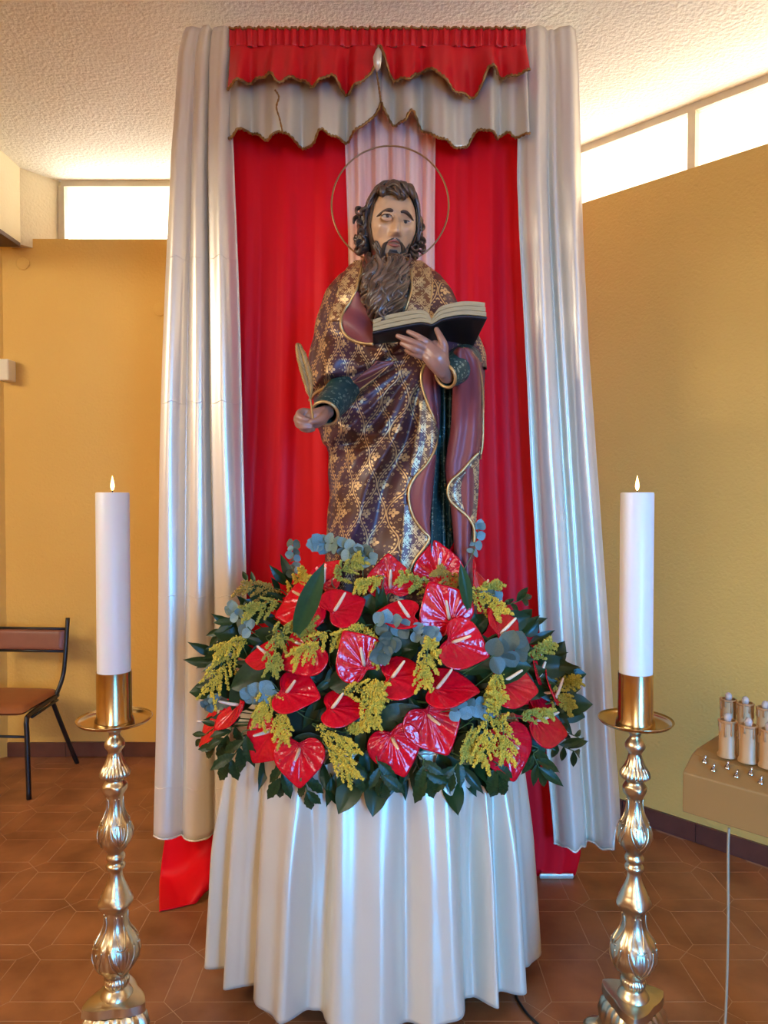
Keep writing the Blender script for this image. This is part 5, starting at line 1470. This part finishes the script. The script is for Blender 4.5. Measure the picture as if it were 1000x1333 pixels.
GR = [
 (292, 862, 250, 78, Gy, G + 'thick and drooping at the edge by the white drape', 0),
 (305, 838, 205, 50, Gy, G + 'short one above the drooping edge spray', 0.01),
 (345, 768, 170, 60, Go, 'dry orange goldenrod spray reaching towards the white drape', 0.03),
 (345, 790, 195, 52, Gg, 'greenish goldenrod spray beneath the dry orange one', 0.01),
 (385, 763, 60, 52, Gy, G + 'upright beside the long blade leaf tip', 0.02),
 (450, 742, 40, 58, Gg, 'green budded goldenrod spray under the eucalyptus cluster', 0.0),
 (483, 757, 195, 40, Gy, G + 'small one next to the upright bloom at the robe', 0),
 (375, 822, 20, 76, Gg, 'green goldenrod spray lying across below the blade leaf', -0.01),
 (360, 845, 265, 56, Gg, 'green goldenrod tip hanging between two dark blooms', -0.02),
 (408, 838, 215, 62, Gy, G + 'trailing over a red bloom below the blade leaf', -0.03),
 (463, 822, 195, 56, Gy, G + 'peeping out behind the big glossy bloom', 0.02),
 (486, 838, 300, 44, Gy, G + 'small tip beside the big glossy bloom', 0.02),
 (345, 912, 260, 56, Gy, G + 'hanging above the heart next to the drape', -0.02),
 (365, 930, 285, 60, Gy, G + 'loose one dangling between two hearts', -0.02),
 (468, 898, 15, 66, Gy, G + 'bushy one beside the flat half folded bloom', -0.02),
 (478, 915, 290, 56, Gy, G + 'hanging tip below the bushy spray', -0.02),
 (432, 958, 335, 70, Gy, G + 'bright one spreading above the skirt', -0.02),
 (440, 985, 320, 64, Gy, G + 'lowest bright one over the skirt gathers', -0.03),
 (462, 948, 40, 30, Gy, G + 'tiny tip above the bright spreading spray', -0.01),
 (556, 858, 265, 62, Gy, G + 'star shaped one in the middle', -0.04),
 (562, 850, 100, 44, Gy, G + 'upper arm of the star shaped pair', -0.03),
 (545, 758, 160, 52, Gg, 'fine green goldenrod spray between the two upright blooms', 0.0),
 (585, 752, 150, 44, Go, 'orange goldenrod spray below the round upright bloom', -0.02),
 (630, 780, 330, 56, Gy, G + 'plump one against the red backdrop', -0.01),
 (632, 768, 40, 40, Gg, 'green goldenrod tip above the plump spray', 0.02),
 (500, 900, 240, 40, Gy, G + 'small one beside the low flat bloom', -0.01),
 (648, 925, 100, 66, Gy, G + 'upright one beside the long pointed heart', -0.03),
 (632, 955, 262, 70, Gy, G + 'long dangling strand beside the pointed heart', -0.03),
 (655, 955, 280, 60, Gy, G + 'crossing the top of the pointed heart', -0.04),
 (612, 962, 260, 44, Gg, 'green goldenrod tip beside the large heart', -0.01),
 (700, 848, 50, 48, Gg, 'green goldenrod tip at the rim beside the white drape', 0.03),
 (732, 888, 20, 44, Gg, 'feathery green goldenrod sticking out over the white drape', 0.03),
 (725, 905, 330, 44, Gg, 'pale green goldenrod tip below the feathery one', 0.02),
 (695, 930, 20, 46, Gg, 'green goldenrod spray crossing the wide glossy bloom', -0.03),
 (645, 888, 250, 40, Gy, G + 'short one beside the broad upward bloom', 0.0),
]
for i, a in enumerate(GR): goldenrod(a[0], a[1], a[2], a[3], a[4], a[5], 100 + i, a[6])

# leaves
def leaf_mesh(name, m, prof, L=1.0, n=14, fold_=0.15, curve=0.15, lobes=0, thick=True):
    mb = MB()
    def fn(u, v):
        w = sinterp(prof, v); s = 2 * u - 1
        if lobes: w *= 1 + 0.09 * math.sin(v * lobes * PI)
        return (s * w, v, fold_ * abs(s) * w - curve * v * v + 0.006 * math.sin(v * 60) * abs(s))
    mb.grid(6, n, fn); return mb.mesh(name, m)
EUC = [leaf_mesh('leaf', M[k], [(0, 0.03), (0.12, 0.30), (0.35, 0.46), (0.6, 0.47), (0.85, 0.30), (1, 0.02)], 1, 10, c_, q) for k, c_, q in (('euc', 0.2, 0.12), ('euc', 0.35, -0.1), ('euc_dark', 0.25, 0.15))]
LAN = [leaf_mesh('leaf', M['leaf'], [(0, 0.02), (0.15, 0.10), (0.4, 0.17), (0.7, 0.12), (1, 0.0)], 1, 14, 0.3, c_) for c_ in (0.15, 0.35)]
LOB = leaf_mesh('leaf', M['leaf'], [(0, 0.03), (0.15, 0.12), (0.45, 0.20), (0.75, 0.14), (1, 0.0)], 1, 36, 0.25, 0.3, 9)
BRD = leaf_mesh('leaf', M['leaf'], [(0, 0.03), (0.15, 0.22), (0.45, 0.33), (0.75, 0.24), (0.92, 0.09), (1, 0.0)], 1, 18, 0.25, 0.25)
BLD = leaf_mesh('blade', M['blade'], [(0, 0.05), (0.2, 0.11), (0.5, 0.135), (0.8, 0.085), (1, 0.0)], 1, 24, 0.35, 0.12)
def put_leaf(me, parent, p, d, nrm, L, name='leaf', w=1.0):
    d = d.normalized(); n = (nrm - d * nrm.dot(d)).normalized(); x = d.cross(n)
    Rm = Matrix((x, d, n)).transposed().to_4x4()
    o = obj(name, me, parent)
    o.matrix_parent_inverse = Matrix.Identity(4)
    o.matrix_local = Matrix.Translation(p - parent.location) @ Rm @ Matrix.Diagonal((L * w, L, L, 1))
    return o
def eucalyptus(pts, leaf, label, seed, kinds=(0, 0, 1), dY=0.0, step=2):
    r = random.Random(seed)
    ps = catmull([P(x, y, dome_y(x, y) + dY) for x, y in pts], 4 * len(pts))
    root = thing('eucalyptus_sprig', ps[0], label, 'foliage', 'eucalyptus sprigs in the arrangement')
    rp = root_pt(ps[0])
    mb = MB(); mb.tube(catmull([rp, rp.lerp(ps[0], 0.6)] + ps[::3] + [ps[-1]], 24), 0.0014, 6); mb.build('stem', M['stem'], root)
    L = leaf * 0.80 * 2.05 / F
    for k in range(1, len(ps), step):
        d = (ps[min(k + 1, len(ps) - 1)] - ps[k - 1]).normalized()
        side = d.cross(Vector((0, -1, 0))).normalized()
        for s in (-1, 1):
            dd = (d * r.uniform(0.2, 0.9) + side * s * r.uniform(0.5, 1.0) + Vector((0, r.uniform(-0.6, 0.1), r.uniform(-.2, .1))))
            nn = Vector((r.uniform(-.5, .5), -1, r.uniform(-0.2, 0.8)))
            put_leaf(EUC[kinds[r.randrange(len(kinds))]], root, ps[k], dd, nn, L * r.uniform(0.8, 1.15))
    put_leaf(EUC[kinds[0]], root, ps[-1], ps[-1] - ps[-2], Vector((0.1, -1, 0.3)), L * 0.9)
eucalyptus([(470, 722), (448, 713), (428, 707), (412, 708)], 21, 'blue-green eucalyptus cluster lying along the robe hem', 1, (0,), -0.08)
eucalyptus([(455, 722), (472, 720), (482, 728)], 18, 'short eucalyptus tip under the robe folds', 2, (0, 2), -0.07)
eucalyptus([(384, 748), (383, 728), (382, 708)], 15, 'upright eucalyptus sprig standing against the red curtain', 3, (2, 0, 2), 0.03)
eucalyptus([(328, 822), (315, 806), (300, 792)], 17, 'eucalyptus sprig reaching out in front of the white drape', 4, (0, 0, 2), 0.0)
eucalyptus([(360, 898), (345, 902), (328, 905)], 21, 'eucalyptus sprig with round blue leaves beside the level-spadix bloom', 5, (0, 0, 1), -0.02)
eucalyptus([(488, 815), (503, 812), (520, 815), (545, 824), (560, 827)], 22, 'eucalyptus bunch in the middle with pale narrow leaves', 6, (0, 1, 2), -0.02, 3)
eucalyptus([(512, 828), (505, 838), (498, 850)], 22, 'dull green eucalyptus leaves under the middle bunch', 7, (2,), -0.01)
eucalyptus([(640, 855), (655, 850), (672, 842)], 34, 'large round dull eucalyptus leaves beside the rim blooms', 8, (2,), -0.03, 3)
eucalyptus([(585, 925), (602, 922), (618, 918), (636, 924)], 21, 'eucalyptus sprig with pale oval leaves beside the large heart', 9, (0, 2, 0), -0.02, 3)
eucalyptus([(615, 722), (619, 705), (624, 686)], 16, 'thin eucalyptus tip rising against the red backdrop by the robe', 10, (0,), -0.16, 3)
eucalyptus([(300, 925), (285, 912), (270, 918)], 17, 'eucalyptus tip at the outer edge over the white drape', 11, (2, 0), 0.02)
eucalyptus([(640, 785), (632, 775), (645, 778)], 16, 'small eucalyptus leaves behind the plump goldenrod', 12, (0, 2), 0.01)

def leafstem(pts, leaf, label, seed, me, n=6, dY=0.0, spread=0.9):
    r = random.Random(seed)
    ps = catmull([P(x, y, dome_y(x, y) + dY) for x, y in pts], 16)
    root = thing('leaf_branch', ps[0], label, 'foliage', 'dark leaf branches in the arrangement')
    rp = root_pt(ps[0])
    mb = MB(); mb.tube(catmull([rp, ps[0], ps[5], ps[10], ps[15]], 20), 0.0018, 6); mb.build('stem', M['stem'], root)
    L = leaf * 2.05 / F
    for k in range(n):
        i = int(lerp(3, 14, k / max(1, n - 1))); d = (ps[min(i + 1, 15)] - ps[i - 1]).normalized()
        side = d.cross(Vector((0, -1, 0))).normalized() * (1 if k % 2 else -1)
        dd = d * r.uniform(0.6, 1.0) + side * spread * r.uniform(0.5, 1) + Vector((0, r.uniform(-.4, .2), -0.1))
        put_leaf(me, root, ps[i], dd, Vector((r.uniform(-.4, .4), -1, r.uniform(0.1, 0.9))), L * r.uniform(0.8, 1.1))
    put_leaf(me, root, ps[-1], ps[-1] - ps[-3], Vector((0, -1, 0.5)), L)
LB = 'dark green leaf branch '
leafstem([(312, 940), (295, 958), (280, 972)], 34, LB + 'with lobed leaves spreading over the white drape', 1, LOB, 6, -0.01)
leafstem([(325, 950), (312, 972), (300, 990)], 42, LB + 'hanging between the outer bloom and the first heart', 2, LOB, 5, -0.02)
leafstem([(300, 935), (275, 950), (262, 962)], 26, LB + 'at the outer rim with small leaves', 3, LAN[0], 5, 0.02)
leafstem([(370, 985), (368, 1000), (366, 1014)], 34, LB + 'drooping on the skirt beside the downward heart', 4, LOB, 4, -0.01)
leafstem([(395, 1010), (398, 1020), (400, 1030)], 32, LB + 'below the heart that hangs straight down', 5, LOB, 3, 0.0)
leafstem([(452, 985), (455, 997), (460, 1006)], 30, LB + 'under the lowest bright goldenrod', 6, LOB, 4, 0.0)
leafstem([(490, 985), (495, 1003), (498, 1016)], 34, LB + 'over the skirt between the lowest goldenrod and the big middle heart', 7, LOB, 4, 0.0)
leafstem([(548, 985), (552, 1000), (556, 1012)], 36, LB + 'over the skirt between two big hearts', 8, LOB, 4, 0.0)
leafstem([(600, 985), (592, 1000), (585, 1008)], 34, LB + 'below the large heart with dangling goldenrod', 9, LOB, 4, 0.0)
leafstem([(640, 990), (645, 1003), (650, 1014)], 36, LB + 'under the long pointed heart', 10, LOB, 4, 0.0)
leafstem([(690, 970), (697, 988), (702, 1000)], 38, LB + 'of greener leaves at the skirt corner', 11, LAN[1], 5, -0.01)
leafstem([(712, 960), (730, 970), (748, 978)], 34, LB + 'of long leaves reaching over the red backdrop foot', 12, LAN[1], 6, 0.0)
leafstem([(722, 950), (742, 955), (756, 962)], 28, LB + 'outermost one in front of the bluish drape', 13, LAN[1], 4, 0.02)
leafstem([(320, 800), (298, 815), (288, 824)], 30, LB + 'behind the eucalyptus by the drape', 14, LAN[0], 5, 0.03)
leafstem([(650, 790), (668, 785), (680, 780)], 30, LB + 'pointing at the red backdrop', 15, LAN[0], 4, 0.04)
leafstem([(340, 765), (330, 760), (322, 757)], 26, LB + 'in the shade beside the dry orange goldenrod', 16, LAN[0], 4, 0.05)
def big_leaf(px, py, ang, Lpx, me, label, dY=0.0, w=1.0, nz=0.5, nm='broad_leaf'):
    p = P(px, py, dome_y(px, py) + dY)
    root = thing(nm, p, label, 'leaf', 'single leaves in the arrangement')
    L = Lpx * 2.05 / F
    d = Vector((math.cos(math.radians(ang)), -0.25, math.sin(math.radians(ang))))
    rp = root_pt(p)
    mb = MB(); mb.tube(catmull([rp, rp.lerp(p, .5) + Vector((0, 0.01, 0)), p], 10), 0.002, 6); mb.build('stalk', M['stem'], root)
    put_leaf(me, root, p, d, Vector((0.1, -1, nz)), L, 'leaf_blade', w)
big_leaf(386, 824, 68, 98, BLD, 'long dark blade leaf standing up across a large bloom', -0.05, 1.0, 0.2, 'blade_leaf')
big_leaf(610, 792, 100, 62, BLD, 'short blade leaf upright beside the largest upright heart', -0.02, 1.0, 0.2, 'blade_leaf')
BLb = 'broad dark leaf '
for px, py, ang, L, lab in ((500, 945, 20, 62, 'in the gap above the big middle heart'), (620, 872, 10, 70, 'under the sideways heart'), (355, 870, 200, 60, 'below the narrow dark bloom'), (425, 855, 20, 55, 'behind the goldenrod covered bloom'),
                            (590, 985, 30, 62, 'below the large heart'), (430, 895, 30, 56, 'between the middle blooms'), (540, 925, 200, 60, 'behind the two flat wide blooms'), (680, 945, 300, 56, 'behind the long pointed heart'),
                            (330, 880, 240, 56, 'behind the round blue eucalyptus leaves'), (545, 835, 200, 56, 'behind the star shaped goldenrod'), (640, 920, 30, 54, 'under the broad upward bloom'), (420, 960, 210, 60, 'beside the bright spreading goldenrod'),
                            (480, 870, 330, 56, 'below the big glossy bloom'), (655, 865, 160, 50, 'beneath the round eucalyptus leaves'), (410, 775, 240, 50, 'in shade under the eucalyptus cluster'), (556, 800, 250, 46, 'between the upright blooms')):
    big_leaf(px, py, ang, L, BRD, BLb + lab, 0.045)
# dark filler greens deep in the arrangement
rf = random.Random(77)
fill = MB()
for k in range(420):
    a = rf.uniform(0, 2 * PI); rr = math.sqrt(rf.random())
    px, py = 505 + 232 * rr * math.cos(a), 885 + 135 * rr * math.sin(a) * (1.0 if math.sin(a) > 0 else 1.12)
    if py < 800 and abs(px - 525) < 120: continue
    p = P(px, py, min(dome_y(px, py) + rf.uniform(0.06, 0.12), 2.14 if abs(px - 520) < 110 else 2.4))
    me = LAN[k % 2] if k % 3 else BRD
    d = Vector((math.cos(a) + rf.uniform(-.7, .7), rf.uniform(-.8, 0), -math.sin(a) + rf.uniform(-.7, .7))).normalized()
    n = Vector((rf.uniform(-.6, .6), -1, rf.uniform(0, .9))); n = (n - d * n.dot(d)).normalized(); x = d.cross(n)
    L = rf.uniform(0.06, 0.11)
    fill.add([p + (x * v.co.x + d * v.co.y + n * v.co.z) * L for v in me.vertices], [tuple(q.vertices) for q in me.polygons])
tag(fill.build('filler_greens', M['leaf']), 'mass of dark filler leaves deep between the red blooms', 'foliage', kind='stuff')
